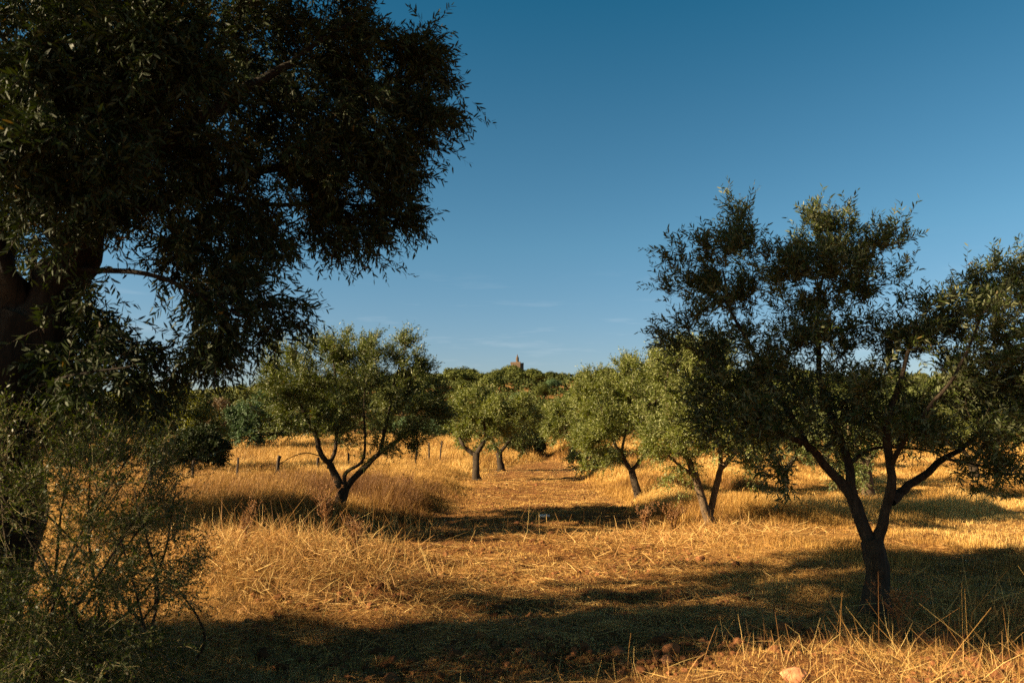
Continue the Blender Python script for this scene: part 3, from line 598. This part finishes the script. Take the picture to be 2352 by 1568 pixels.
shrub('leafy_bush', 'low blackish bush in shade in front of the yellow-green bush', 'bush', 470, 1085, 24,
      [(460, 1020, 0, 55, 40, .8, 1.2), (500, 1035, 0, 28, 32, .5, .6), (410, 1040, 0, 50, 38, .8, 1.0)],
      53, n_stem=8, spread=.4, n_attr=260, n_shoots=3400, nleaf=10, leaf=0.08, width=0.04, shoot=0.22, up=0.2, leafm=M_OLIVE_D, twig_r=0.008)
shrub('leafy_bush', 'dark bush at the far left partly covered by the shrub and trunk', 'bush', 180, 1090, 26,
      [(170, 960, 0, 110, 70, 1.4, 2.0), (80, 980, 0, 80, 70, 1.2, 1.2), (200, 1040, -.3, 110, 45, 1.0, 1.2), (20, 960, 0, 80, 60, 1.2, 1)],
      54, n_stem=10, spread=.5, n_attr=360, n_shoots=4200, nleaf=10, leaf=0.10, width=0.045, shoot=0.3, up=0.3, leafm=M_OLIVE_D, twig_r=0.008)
shrub('leafy_bush', 'bluish green bush beyond the fence left of the twin-topped olive', 'bush', 575, 1025, 46,
      [(560, 960, 0, 36, 36, 1.2, 1.2), (600, 955, 0, 40, 45, 1.4, 1.6), (640, 970, 0, 35, 40, 1.2, 1.0), (580, 995, 0, 60, 25, 1.2, 1.0)],
      55, n_stem=9, spread=.8, n_attr=260, n_shoots=3200, nleaf=10, leaf=0.16, width=0.075, shoot=0.42, up=0.3, leafm=M_HILLB, twig_r=0.012)
shrub('leafy_bush', 'russet half-bare bush in the gap left of the bluish bush', 'bush', 505, 1022, 55,
      [(500, 955, 0, 22, 40, 1.0, 1.2), (520, 985, 0, 26, 28, 1.0, 1.0), (480, 990, 0, 25, 30, 1.0, .8)],
      56, n_stem=9, spread=.8, n_attr=200, n_shoots=1700, nleaf=8, leaf=0.15, width=0.06, shoot=0.45, up=0.5, leafm=M_BROWN, twig_r=0.014)
shrub('leafy_bush', 'dark bush in the shade at the left end of the golden slope', 'bush', 1218, 1045, 44,
      [(1218, 985, 0, 26, 40, .9, 1.2), (1232, 1015, 0, 20, 22, .7, .7), (1205, 1020, 0, 20, 18, .7, .5)],
      57, n_stem=8, spread=.5, n_attr=200, n_shoots=2200, nleaf=10, leaf=0.13, width=0.06, shoot=0.35, up=0.3, leafm=M_OLIVE_D, twig_r=0.012)
shrub('leafy_bush', 'low green sucker bush spreading at the track edge near the slanting olive', 'bush', 1350, 1085, 27,
      [(1345, 1060, 0, 40, 18, .6, 1.2), (1390, 1058, 0, 35, 20, .6, .9)],
      58, n_stem=7, spread=.4, n_attr=150, n_shoots=1200, nleaf=10, leaf=0.09, width=0.03, shoot=0.3, up=0.3, leafm=M_SHRUB, twig_r=0.008)

# ------------------------------------------------------------------ wooded hill
rh = np.random.default_rng(77)
def lump_crown(seed, leaf, n, flat=0.8, nb=34):
    """an evergreen crown of radius 1 made of overlapping leaf clumps on many small lobes"""
    rng = np.random.default_rng(seed); A = Acc()
    d = rand_dir(rng, nb); d[:, 2] = np.abs(d[:, 2]) * 0.9 - 0.15
    c = d * rng.uniform(0.35, 0.72, nb)[:, None] * np.array([1, 1, flat]); r = rng.uniform(0.13, 0.36, nb)
    k = rng.choice(nb, n, p=r ** 2 / (r ** 2).sum())
    q = rand_dir(rng, n); P = c[k] + q * (r[k] * rng.uniform(0.72, 1.08, n))[:, None]
    D = nrm(np.cross(q, rng.normal(size=(n, 3))) + 0.15 * q); fc = q + rng.normal(0, .38, (n, 3))
    tb = rng.random(nb)[k] * 0.5 + rng.random(n) * 0.42
    add_leaves(A, P, D, leaf * rng.uniform(.6, 1.3, n), leaf * 0.62 * rng.uniform(.7, 1.2, n), rng, False, tb, face=fc)
    return A
def hill_proto(seed, leaf, n, m, flat=0.8):
    A = lump_crown(seed, leaf, n, flat); cr = A.build('crown', m, None, False, None, link=False)
    T = Acc(); tube(T, [(0, 0, -1.15), (0.03, 0.02, -0.8), (-0.02, 0, -0.3), (0.02, 0, 0.1)], [.09, .07, .055, .02], 6, .5, .1, seed)
    for k in range(3):
        a = k * 2.1 + seed; tube(T, [(0, 0, -0.6), (.2 * math.cos(a), .2 * math.sin(a), -.3), (.42 * math.cos(a), .42 * math.sin(a), .05)], [.045, .03, .012], 5)
    tr = T.build('trunk', M_BARK, None, True, None, link=False)
    return cr, tr
def place_hill(name, protos, x, y, r, sq, label, group, cat='tree', sink=0.0):
    cr, tr = protos[rh.integers(len(protos))]
    z = float(zg(x, y)); e = empty(name, (x, y, z)); e.scale = (r, r, r * sq); e.rotation_euler.z = rh.uniform(0, 6.28)
    tag(e, label, cat, group)
    for s in (cr, tr):
        c = s.copy(); COL.objects.link(c); c.parent = e; c.location = (0, 0, 0.85 - sink)
    return e
farp = [hill_proto(100 + i, 0.13, 2600, M_HILL if i < 4 else M_YEL) for i in range(5)]
midp = [hill_proto(120 + i, 0.075, 7000, [M_HILL, M_HILL, M_YEL, M_HILLB][i]) for i in range(4)]
brnp = [hill_proto(140, 0.08, 3500, M_BROWN)]
cnt = 0
pts = []
def ok(x, y, r):
    for (a, b, c) in pts:
        if (a - x) ** 2 + (b - y) ** 2 < (0.46 * (r + c)) ** 2: return False
    return True
# the bushy oak that hides the foot of the tower
p = at(1175, 858, 290)
place_hill('oak_tree', farp[:1], p[0] - .4, 290, 5.0, 1.0, 'rounded dark evergreen oak hiding the foot of the hilltop tower', 'trees on the far hill'); pts.append((p[0], 290, 4.0))
TX, TY = 2.1, 300.0
def hill_zone(n, y0, y1, r0, r1, protos, lab, grp, half=0.72, tries=40):
    global cnt
    made = 0; t = 0
    while made < n and t < n * tries:
        t += 1
        y = rh.uniform(y0, y1); x = rh.uniform(-half, half) * y; r = rh.uniform(r0, r1)
        if abs(x - TX) < 6 and y > 285: continue
        if abs(x * 300 / y - 21.5) < 8 and 190 < y < 240: continue      # the bare golden patches
        if not ok(x, y, r): continue
        pts.append((x, y, r)); made += 1
        rr = rh.random(); lb = lab
        place_hill('oak_tree', protos, x, y, r, rh.uniform(.75, 1.0), lb, grp, sink=0.15)
    cnt += made
hill_zone(165, 255, 312, 3.0, 5.0, farp, 'dark round evergreen oak on the skyline of the far hill', 'oaks on the skyline of the far hill')
hill_zone(130, 170, 255, 2.6, 4.2, farp, 'green round evergreen oak on the upper slope of the far hill', 'oaks on the upper slope of the far hill')
hill_zone(50, 100, 190, 2.4, 3.6, midp, 'bushy green tree at the foot of the far hill behind the orchard', 'trees at the foot of the far hill')
for i in range(9):
    y = rh.uniform(90, 150); x = rh.uniform(-.5, .1) * y
    place_hill('oak_tree', brnp, x, y, 2.2, 1.0, 'russet brown half-dry tree at the foot of the far hill', 'russet trees at the foot of the far hill', sink=.15)
# nearer hedge of wild trees closing the orchard
for (u, y, r) in [(470, 75, 2.6), (520, 85, 2.8), (420, 70, 2.6), (340, 66, 2.6), (250, 64, 2.6), (150, 64, 2.8), (40, 66, 2.8), (690, 78, 2.6), (1020, 75, 2.6), (1000, 66, 2.2), (1225, 72, 2.6), (1290, 80, 2.5), (1370, 64, 2.6), (1430, 70, 2.8),
                  (1560, 60, 2.5), (1640, 66, 2.6), (1720, 58, 2.5), (1800, 64, 2.6), (1880, 58, 2.5), (1960, 62, 2.8), (2050, 58, 2.6), (2140, 62, 2.8), (2230, 58, 2.6), (2320, 62, 2.8), (2420, 58, 2.6), (1110, 80, 2.5), (1165, 66, 2.0), (780, 80, 2.6), (880, 84, 2.6), (940, 80, 2.4)]:
    x = (u - 1176) / F * y
    place_hill('wild_tree', midp, x, y, r * .86, rh.uniform(.75, 1.0), 'bushy wild tree in the hedge that closes the orchard', 'trees of the hedge behind the orchard', sink=.2)

def hill_scrub():
    rng = np.random.default_rng(9); A = Acc(); n = 230000
    y = 58 + 255 * rng.random(n) ** 0.8; x = rng.uniform(-.75, .75, n) * y
    k = (fbm(x / 7, y / 7, 61) > 0.33) & ~((np.abs(x * 300 / y - 21.5) < 6) & (y > 196) & (y < 240))
    x, y = x[k], y[k]; n = len(x); h = 2.2 * sstep(.35, .75, fbm(x / 4, y / 4, 63)) * (.5 + .5 * rng.random(n)) + .2
    P = np.stack([x, y, zg(x, y) + h], 1); D = nrm(rng.normal(size=(n, 3)) + np.array([0, 0, .3]))
    s = 0.0022 * y * rng.uniform(.7, 1.4, n)
    add_leaves(A, P, D, s * 1.4, s, rng, False, rng.random(n) * .9)
    o = A.build('hillside_scrub', M_SCRUB); tag(o, 'low green scrub covering the ground of the far hill', 'scrub', kind='stuff')
hill_scrub()

# ------------------------------------------------------------------ tower on the hill
def tower():
    m, t, b = mat('tower_stone')
    tc = N(t, 'ShaderNodeTexCoord'); br = N(t, 'ShaderNodeTexBrick'); br.inputs['Scale'].default_value = 2.2
    br.inputs['Color1'].default_value = (0.125, 0.083, 0.047, 1); br.inputs['Color2'].default_value = (0.085, 0.054, 0.032, 1); br.inputs['Mortar'].default_value = (0.13, 0.085, 0.055, 1)
    nz = N(t, 'ShaderNodeTexNoise'); nz.inputs['Scale'].default_value = 1.2; nz.inputs['Detail'].default_value = 6
    mx = N(t, 'ShaderNodeMix', data_type='RGBA', blend_type='MULTIPLY'); mx.inputs[0].default_value = .7
    r = ramp(t, [(.3, (.5, .45, .4)), (.7, (1.1, 1.1, 1.1))])
    t.links.new(tc.outputs['Object'], br.inputs[0]); t.links.new(tc.outputs['Object'], nz.inputs[0]); t.links.new(nz.outputs[0], r.inputs[0])
    t.links.new(br.outputs[0], mx.inputs[6]); t.links.new(r.outputs[0], mx.inputs[7]); t.links.new(mx.outputs[2], b.inputs['Base Color']); b.inputs['Roughness'].default_value = .95
    gz = float(zg(TX, TY)); zt = at(1188, 832, TY)[2]
    root = empty('stone_tower', (TX, TY, gz)); root.rotation_euler.z = R(-21)
    tag(root, 'square reddish stone tower with a slim turret on the hilltop', 'tower')
    H = zt - gz; a = 2.05
    A = Acc()
    def box(A, x0, x1, y0, y1, z0, z1, tp=0):
        v = [(x0, y0, z0), (x1, y0, z0), (x1, y1, z0), (x0, y1, z0), (x0 + tp, y0 + tp, z1), (x1 - tp, y0 + tp, z1), (x1 - tp, y1 - tp, z1), (x0 + tp, y1 - tp, z1)]
        A.add(v, [[0, 3, 2, 1], [4, 5, 6, 7], [0, 1, 5, 4], [1, 2, 6, 5], [2, 3, 7, 6], [3, 0, 4, 7]])
    box(A, -a - .12, a + .12, -a - .12, a + .12, -1, H - 1.0, .12)
    A.build('keep', m, root)
    A = Acc(); w = .45
    box(A, -a - .06, a + .06, -a - .06, -a + w, H - 1.0, H); box(A, -a - .06, a + .06, a - w, a + .06, H - 1.0, H - .12)
    box(A, -a - .06, -a + w, -a + w, a - w, H - 1.0, H - .05); box(A, a - w, a + .06, -a + w, a - w, H - 1.0, H - .45)
    A.build('parapet', m, root)
    A = Acc(); box(A, -a + .45, a - .45, -a + .45, a - .45, H - 1.0, H - .85); A.build('roof', m, root)
    A = Acc(); tube(A, [(0.1, 0, H - .9), (.1, 0, H + .2), (.1, 0, H + 2.0), (.1, 0, H + 2.12)], [.66, .63, .58, .50], 16); A.build('turret', m, root)
    A = Acc(); tube(A, [(0.1, 0, H + 2.0), (.1, 0, H + 2.5), (.1, 0, H + 2.55), (.1, 0, H + 3.1), (.1, 0, H + 3.35)], [.36, .33, .22, .16, .03], 12); A.build('spire', m, root)
tower()

# ------------------------------------------------------------------ dry grass
def blades(A, x, y, h, w, lean, rng, tint, segz=0.0, wind=(0.15, 0.0)):
    n = len(x); az = rng.uniform(0, 2 * PI, n)
    lx = np.cos(az) * lean + wind[0]; ly = np.sin(az) * lean + wind[1]
    z = zg(x, y) + segz
    p0 = np.stack([x, y, z], 1)
    l = np.sqrt(1 + lx ** 2 + ly ** 2)
    q1 = np.stack([lx * .45, ly * .45, np.ones(n)], 1); q1 = nrm(q1) * (h * .55)[:, None]
    q2 = nrm(np.stack([lx * 1.6, ly * 1.6, np.ones(n) * (1 - .35 * np.minimum(lean, 2))], 1)) * (h * .45)[:, None]
    sa = rng.uniform(0, PI, n); s = np.stack([np.cos(sa), np.sin(sa) * .6, np.zeros(n)], 1) * (w * .5)[:, None]
    v = np.stack([p0 - s, p0 + s, p0 + q1 - s * .8, p0 + q1 + s * .8, p0 + q1 + q2], 1).reshape(-1, 3)
    o = np.arange(n)[:, None] * 5
    A.v.append(v.astype(np.float32))
    lp = np.concatenate([o, o + 1, o + 3, o + 2, o + 2, o + 3, o + 4], 1) + A.c
    A.l.append(lp.ravel()); A.n.append(np.tile([4, 3], n)); A.a.append(np.repeat(tint, 5)); A.m.append(np.zeros(2 * n, int)); A.c += 5 * n
    return p0 + q1 + q2, nrm(q2)

def field(n, y0, y1, pw, rng, margin=0.8):
    """positions thinning with distance"""
    t = rng.random(n)
    if abs(pw - 1) < 1e-6: y = y0 * (y1 / y0) ** t
    else: y = (y0 ** (1 - pw) + t * (y1 ** (1 - pw) - y0 ** (1 - pw))) ** (1 / (1 - pw))
    x = rng.uniform(-1, 1, n) * (0.76 * y + margin)
    return x, y

def tall_map(x, y):
    """height of standing grass in metres"""
    pd = path_d(x, y)
    left = x < np.interp(y, PATH_Y, PATH_X)
    e = sstep(0.8, 2.0, pd)
    n1 = fbm(x / 1.1, y / 1.1, 71); n2 = fbm(x / 3.5, y / 3.5, 73)
    hl = 0.08 + 0.34 * sstep(10.5, 13.5, y) + 0.10 * sstep(32, 40, y) - 0.22 * np.exp(-((x + 1.2) / 2.2) ** 2 - ((y - 25) / 3.5) ** 2)
    hl = hl * (0.55 + 0.9 * n1)
    hl = hl + 0.10 * np.exp(-((x + 2.7) / 1.6) ** 2 - ((y - 8.8) / 1.9) ** 2)
    # right: mown, with a tall strip by the track and tufts
    hl = hl + .16 * np.exp(-((x + 3.6) / 3.4) ** 4 - ((y - 15.5) / 2.4) ** 2)
    strip = np.exp(-((x - np.interp(y, [10, 14, 20, 34], [3.0, 2.9, 3.1, 3.6])) / 1.1) ** 2) * sstep(12, 15, y)
    tuft = sstep(0.57, 0.70, n2)
    hr = 0.045 + 0.55 * strip * (0.6 + .7 * n1) + 0.30 * tuft * sstep(9, 11, y) + 0.08 * sstep(0.5, .7, n1)
    hr = hr + 0.26 * np.exp(-((x - 2.9) / 1.5) ** 2 - ((y - 4.6) / 1.0) ** 2) + .25 * sstep(36, 48, y)
    h = np.where(left, hl, hr)
    bare = np.exp(-((x - 7.0) / 2.4) ** 2 - ((y - 12.3) / 1.5) ** 2)
    return 0.03 + e * h * (1 - .85 * bare)

def grass():
    rng = np.random.default_rng(3); A = Acc()
    for n, y0, y1, pw in ((750000, 3.2, 13, 0.6), (1150000, 13, 30, 0.7), (600000, 30, 75, 0.4)):
        x, y = field(n, y0, y1, pw, rng)
        h = tall_map(x, y); dens = 0.35 + 0.65 * sstep(0.05, 0.3, h)
        dens = dens * (0.45 + 0.9 * fbm(x / .5, y / .5, 83, 3)) * (1 - .55 * sstep(.2, 1.2, x) * (1 - sstep(5.0, 6.0, y)))
        k = rng.random(n) < dens; x, y, h = x[k], y[k], h[k]; n = len(x)
        hh = h * rng.uniform(.45, 1.25, n); lean = np.abs(rng.normal(0, .42, n)) + 0.55 * (rng.random(n) < .18)
        mess = np.exp(-((x + 2.7) / 1.9) ** 2 - ((y - 8.6) / 2.2) ** 2); lean = lean + mess * rng.uniform(.3, 3.0, n)
        w = np.maximum(0.0030, 0.00050 * y) * rng.uniform(.7, 1.4, n)
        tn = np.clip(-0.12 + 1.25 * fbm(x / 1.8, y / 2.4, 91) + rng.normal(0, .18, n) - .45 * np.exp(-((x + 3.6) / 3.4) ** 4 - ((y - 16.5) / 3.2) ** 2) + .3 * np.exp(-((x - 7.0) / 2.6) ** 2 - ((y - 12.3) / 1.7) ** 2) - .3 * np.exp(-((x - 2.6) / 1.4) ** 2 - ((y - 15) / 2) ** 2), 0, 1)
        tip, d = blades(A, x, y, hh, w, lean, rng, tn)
        # seed heads on some of the taller stems
        s = (hh > .3) & (rng.random(n) < .10); m = s.sum()
        if m:
            L = np.maximum(.05, .0024 * y[s]) * rng.uniform(.7, 1.3, m)
            add_leaves(A, tip[s] - d[s] * (L * .5)[:, None], d[s], L, np.maximum(.006, .0006 * y[s]), rng, False, np.clip(tn[s] + .05, 0, 1))
    o = A.build('dry_grass', M_GRASS); tag(o, 'golden dry grass standing over the field on both sides of the track', 'grass', kind='stuff')

def straw():
    """cut straw lying on the soil"""
    rng = np.random.default_rng(5); A = Acc()
    for n, y0, y1, pw in ((200000, 3.2, 12, 0.7), (80000, 12, 40, 0.9)):
        x, y = field(n, y0, y1, pw, rng)
        dn = .08 + .92 * sstep(.42, .60, fbm(x / .8, y / .8, 101, 4)); dn = dn * (1 - .7 * sstep(.8, 2.0, x) * (1 - sstep(5.2, 6.2, y))); k = rng.random(n) < dn; x, y = x[k], y[k]; n = len(x)
        L = rng.uniform(.03, .15, n) * (1 + 1.4 * (rng.random(n) < .12)) * (1 + y / 25); az = rng.uniform(0, 2 * PI, n)
        D = nrm(np.stack([np.cos(az), np.sin(az), rng.normal(.04, .16, n)], 1))
        z = zg(x, y) + rng.uniform(.002, .045, n)
        w = np.maximum(.0035, .00052 * y) * rng.uniform(.6, 1.5, n)
        add_leaves(A, np.stack([x, y, z], 1), D, L, w, rng, False, np.clip(rng.beta(2, 1.6, n), 0, 1), flat=.5)
    o = A.build('straw_litter', M_STRAW); tag(o, 'cut straw strewn over the red-brown soil of the track', 'straw', kind='stuff')

def clods():
    rng = np.random.default_rng(6); A = Acc()
    import bmesh
    bm = bmesh.new(); bmesh.ops.create_icosphere(bm, subdivisions=2, radius=1); V = np.array([v.co[:] for v in bm.verts]); Fc = np.array([[v.index for v in f.verts] for f in bm.faces]); bm.free()
    n = 5200; x, y = field(n * 4, 3.6, 26, .9, rng)
    k = (path_d(x, y) < 1.3) & (rng.random(n * 4) < sstep(.42, .62, fbm(x / .7, y / .7, 111, 3))); x, y = x[k][:n], y[k][:n]
    for i in range(len(x)):
        s = rng.uniform(.010, .034) * (1 + 1.0 * (rng.random() < .07))
        q = V * (1 + .45 * (fbm(V[:, 0] * 2 + i, V[:, 1] * 2 + V[:, 2] * 1.7, i, 2) - .5)[:, None] * 2) * s * np.array([1, rng.uniform(.6, 1), rng.uniform(.5, .8)])
        a = rng.uniform(0, 6); q = q @ np.array([[math.cos(a), math.sin(a), 0], [-math.sin(a), math.cos(a), 0], [0, 0, 1]])
        A.add(q + np.array([x[i], y[i], float(zg(x[i], y[i])) + s * .3]), Fc, rng.random())
    m, t, b = mat('soil_clod'); at_ = N(t, 'ShaderNodeAttribute', attribute_name='tint'); r = ramp(t, [(0, (.075, .03, .012)), (1, (.24, .10, .04))])
    t.links.new(at_.outputs['Fac'], r.inputs[0]); t.links.new(r.outputs[0], b.inputs['Base Color']); b.inputs['Roughness'].default_value = 1; b.inputs['Specular IOR Level'].default_value = .1
    o = A.build('soil_clods', m); tag(o, 'red-brown clods of earth scattered along the track', 'soil', kind='stuff')
grass(); straw(); clods()

def sticks(A, x, y, z, el, L, w, rng, tn, bend=.18):
    """straight or slightly bent stalks leaning at the angle el"""
    n = len(x); az = rng.uniform(0, 2 * PI, n)
    D = np.stack([np.cos(az) * np.cos(el), np.sin(az) * np.cos(el), np.sin(el)], 1)
    S = nrm(np.cross(D, rng.normal(size=(n, 3)))) ; B = rand_dir(rng, n) * (bend * 3.2 * rng.random(n) ** 2)[:, None]; B[:, 2] -= bend * .5
    P = np.stack([x, y, z], 1); v = []
    for t, k in ((0, 1), (.5, .9), (1, .35)):
        c = P + D * (L * t)[:, None] + B * (L * t * t)[:, None]
        v += [c - S * (w * k * .5)[:, None], c + S * (w * k * .5)[:, None]]
    v = np.stack(v, 1).reshape(-1, 3); o = np.arange(n)[:, None] * 6
    f = np.concatenate([o + np.array([[0, 1, 3, 2]]), o + np.array([[2, 3, 5, 4]])], 1).reshape(-1, 4)
    A.add(v, f, np.repeat(tn, 6))

def long_stems():
    """long pale stalks standing and lying over the near grass"""
    rng = np.random.default_rng(8); A = Acc()
    #        cx    cy   sx   sy   n     L0   L1   elevation mean, spread (degrees)
    spec = [(3.3, 4.9, 1.1, .5, 220, .25, .8, 50, 26), (2.6, 4.9, 1.3, .6, 900, .06, .3, 35, 28), (2.9, 5.2, 1.5, .8, 500, .12, .42, 60, 18), (-2.75, 8.4, 1.6, 1.7, 11000, .08, .40, 24, 32), (-2.9, 9.1, 1.5, 1.1, 200, .45, .95, 22, 24),
            (1.2, 4.7, 1.4, .5, 500, .06, .3, 30, 30), (-2.2, 12.6, 2.2, .8, 300, .3, .6, 66, 16), (2.9, 11.8, 1.6, 1.0, 3000, .10, .36, 24, 24), (2.2, 8.8, 1.8, 1.8, 3000, .06, .30, 14, 16),
            (3.9, 6.3, 1.2, .7, 300, .15, .55, 50, 25), (0.2, 8, 1.3, 2.4, 900, .05, .3, 12, 15), (-.9, 7.3, .7, 1.3, 900, .08, .3, 20, 22), (.9, 13, 1.6, 2.0, 60, .15, .4, 60, 20)]
    for cx, cy_, sx, sy, n, h0, h1, em, es in spec:
        x = rng.normal(cx, sx * .6, n); y = rng.normal(cy_, sy * .6, n)
        k = y > 3.7; x, y = x[k], y[k]; n = len(x)
        L = h0 + (h1 - h0) * rng.random(n) ** 1.8; el = np.radians(np.clip(rng.normal(em, es, n), -4, 86))
        heap = .16 * np.exp(-((x + 2.7) / 1.4) ** 2 - ((y - 8.8) / 1.7) ** 2)
        z = zg(x, y) + rng.random(n) * (.03 + heap)
        w = np.maximum(.0024, .00044 * y) * rng.uniform(.6, 1.5, n)
        sticks(A, x, y, z, el, L, w, rng, np.clip(rng.normal(.62, .26, n), 0, 1))
    o = A.build('straw_stalks', M_STRAW); tag(o, 'long pale dry stalks leaning and lying over the near grass and the hay heap', 'grass', kind='stuff')
long_stems()

# ------------------------------------------------------------------ dry weeds, posts, stones
def weed(label, u, v, y, h, seed, n=9, sp=.5):
    p = at(u, v, y); x, yy = p[0], p[1]; z = float(zg(x, yy)); rng = np.random.default_rng(seed)
    A = Acc(); B = A
    for i in range(n):
        a = rng.uniform(0, 6.28); l = rng.uniform(.1, sp); hh = h * rng.uniform(.65, 1.05)
        tip = np.array([x + math.cos(a) * l * hh, yy + math.sin(a) * l * hh, z + hh]); b0 = np.array([x + rng.normal(0, .03), yy + rng.normal(0, .03), z - .02])
        mid = b0 * .5 + tip * .5 + np.array([-math.cos(a), -math.sin(a), .3]) * .06; q = smooth_path([b0, mid, tip], 8)
        wd = max(.002, .00045 * y)
        tube(A, q, np.linspace(wd * 1.4, wd * .7, 8), 4, rng.random())
        for k in range(7):
            s = q[rng.integers(3, 8)]; d = nrm(np.array([rng.normal(), rng.normal(), 1.3 + rng.random()])); e = s + d * rng.uniform(.05, .16) * h / .6
            tube(A, [s, (s + e) / 2 + rng.normal(0, .008, 3), e], [wd * .7, wd * .6, wd * .5], 3, rng.random())
            m = 7; pp = e + rng.normal(0, .014, (m, 3)); add_leaves(B, pp, rand_dir(rng, m), max(.014, .0016 * y), max(.012, .0014 * y), rng, False, rng.random(m))
    o = A.build('dry_weed', M_WEED, None, False, (x, yy, z)); o.location = (x, yy, z); tag(o, label, 'weed', 'dry branching weeds')
weed('tall brown branching weed at the foot of the twin-topped olive', 745, 1290, 10.3, .78, 201, 14, .35)
weed('bushy brown weed on the right shoulder of the hay heap', 812, 1330, 9.0, .42, 202, 12, .7)
weed('dry weed at the shade edge left of the crossing-stem olive', 1480, 1215, 12.7, .42, 203, 10, .7)
weed('small dry weed close to the crossing-stem olive', 1545, 1212, 12.9, .40, 204, 9, .8)
weed('weed with clustered seed heads at the foot of the near dark olive', 2065, 1440, 6.2, .42, 205, 9, .7)
weed('thin brown weed on the left slope of the hay heap', 560, 1320, 8.6, .5, 206, 9, .5)
weed('reddish brown weed thicket in the tall grass right of the twin-topped olive', 925, 1170, 17, .5, 207, 10, .6)

def post(label, u, v0, v1, y, r, lean=0.0):
    p = at(u, v1, y); zt = at(u, v0, y)[2]; x = p[0]; z = float(zg(x, y)); A = Acc(); rng = np.random.default_rng(int(u))
    tx = x + lean * (zt - z)
    n = 7; q = np.stack([np.linspace(x, tx, n) + rng.normal(0, r * .12, n), np.full(n, y) + rng.normal(0, r * .1, n), np.linspace(z - .1, zt, n)], 1)
    tube(A, q, np.linspace(r * 1.1, r * .9, n), 7, .5, .14, int(u))
    o = A.build('fence_post', M_WOOD, None, False, (x, y, z)); o.location = (x, y, z); tag(o, label, 'fence post', 'wooden fence posts along the left of the orchard')
post('stout weathered fence post low in the shade by the corner shrub', 344, 1062, 1143, 17, .055)
post('thin fence post in front of the dark bush', 440, 1052, 1125, 19.5, .035, .02)
post('thin pale fence post standing alone right of the dark bush', 543, 1050, 1112, 21, .035, .02)
post('thick fence post tilted right beside the twin-topped olive', 633, 1046, 1106, 22.5, .06, .09)
post('fence post seen behind the fork of the twin-topped olive', 729, 1050, 1095, 25, .05)
post('short fence post just left of the middle limb of the twin-topped olive', 800, 1040, 1085, 28, .04)
post('forked thin fence post tilted right between the two left olives', 951, 1012, 1062, 32, .045, .12)
post('slim upright fence post right of the forked one', 985, 1016, 1058, 35, .045)
post('slim tilted fence post nearest the round-crowned olive', 1008, 1012, 1056, 37, .045, .12)

def stone(name, label, cat, u, v, y, s, c1, c2, seed, sc=(1, .8, .55)):
    import bmesh
    bm = bmesh.new(); bmesh.ops.create_icosphere(bm, subdivisions=4, radius=1); V = np.array([w.co[:] for w in bm.verts]); Fc = np.array([[w.index for w in f.verts] for f in bm.faces]); bm.free()
    d = 1 + .55 * (fbm(V[:, 0] * 1.6 + seed, V[:, 1] * 1.6 + V[:, 2] * 1.3, seed, 4) - .5) + .25 * (fbm(V[:, 0] * 5 + seed, V[:, 1] * 5 - V[:, 2] * 4, seed + 3, 3) - .5)
    rng = np.random.default_rng(seed)
    q = V * d[:, None]
    for k in range(7):
        nn = rand_dir(rng, 1)[0]; h = rng.uniform(.6, .85); e = np.maximum(q @ nn - h, 0); q = q - e[:, None] * nn
    q = q * s * np.array(sc)
    m, t, b = mat(name + '_surface'); tc = N(t, 'ShaderNodeTexCoord'); nz = N(t, 'ShaderNodeTexNoise'); nz.inputs['Scale'].default_value = 28; nz.inputs['Detail'].default_value = 8
    t.links.new(tc.outputs['Object'], nz.inputs[0]); r = ramp(t, [(.3, c1), (.65, c2)]); t.links.new(nz.outputs[0], r.inputs[0]); t.links.new(r.outputs[0], b.inputs['Base Color'])
    bp = N(t, 'ShaderNodeBump'); bp.inputs['Distance'].default_value = .01; t.links.new(nz.outputs[0], bp.inputs['Height']); t.links.new(bp.outputs[0], b.inputs['Normal']); b.inputs['Roughness'].default_value = .9
    p = at(u, v, y); z = float(zg(p[0], p[1])); A = Acc(); A.add(q, Fc)
    o = A.build(name, m, None, True); o.location = (p[0], p[1], z + s * sc[2] * .55); tag(o, label, cat)
stone('rock', 'small white rock lying on the shaded track', 'rock', 1250, 1178, 14.9, .12, (.55, .5, .44), (.8, .76, .7), 3, (1, .7, .4))
stone('rock', 'crumpled pinkish orange rock at the bottom edge right of centre', 'rock', 1828, 1551, 4.95, .10, (.30, .11, .045), (.50, .22, .10), 12, (1.05, .7, .62))
stone('earth_clod', 'big red-brown clod at the near edge of the dark shade band', 'clod', 1532, 1492, 5.45, .05, (.10, .04, .015), (.22, .09, .035), 17, (1, .8, .7))
stone('earth_clod', 'red-brown clod in the sunlit soil at the bottom of the track', 'clod', 1262, 1540, 4.95, .045, (.16, .07, .03), (.34, .15, .07), 19, (1, .8, .6))
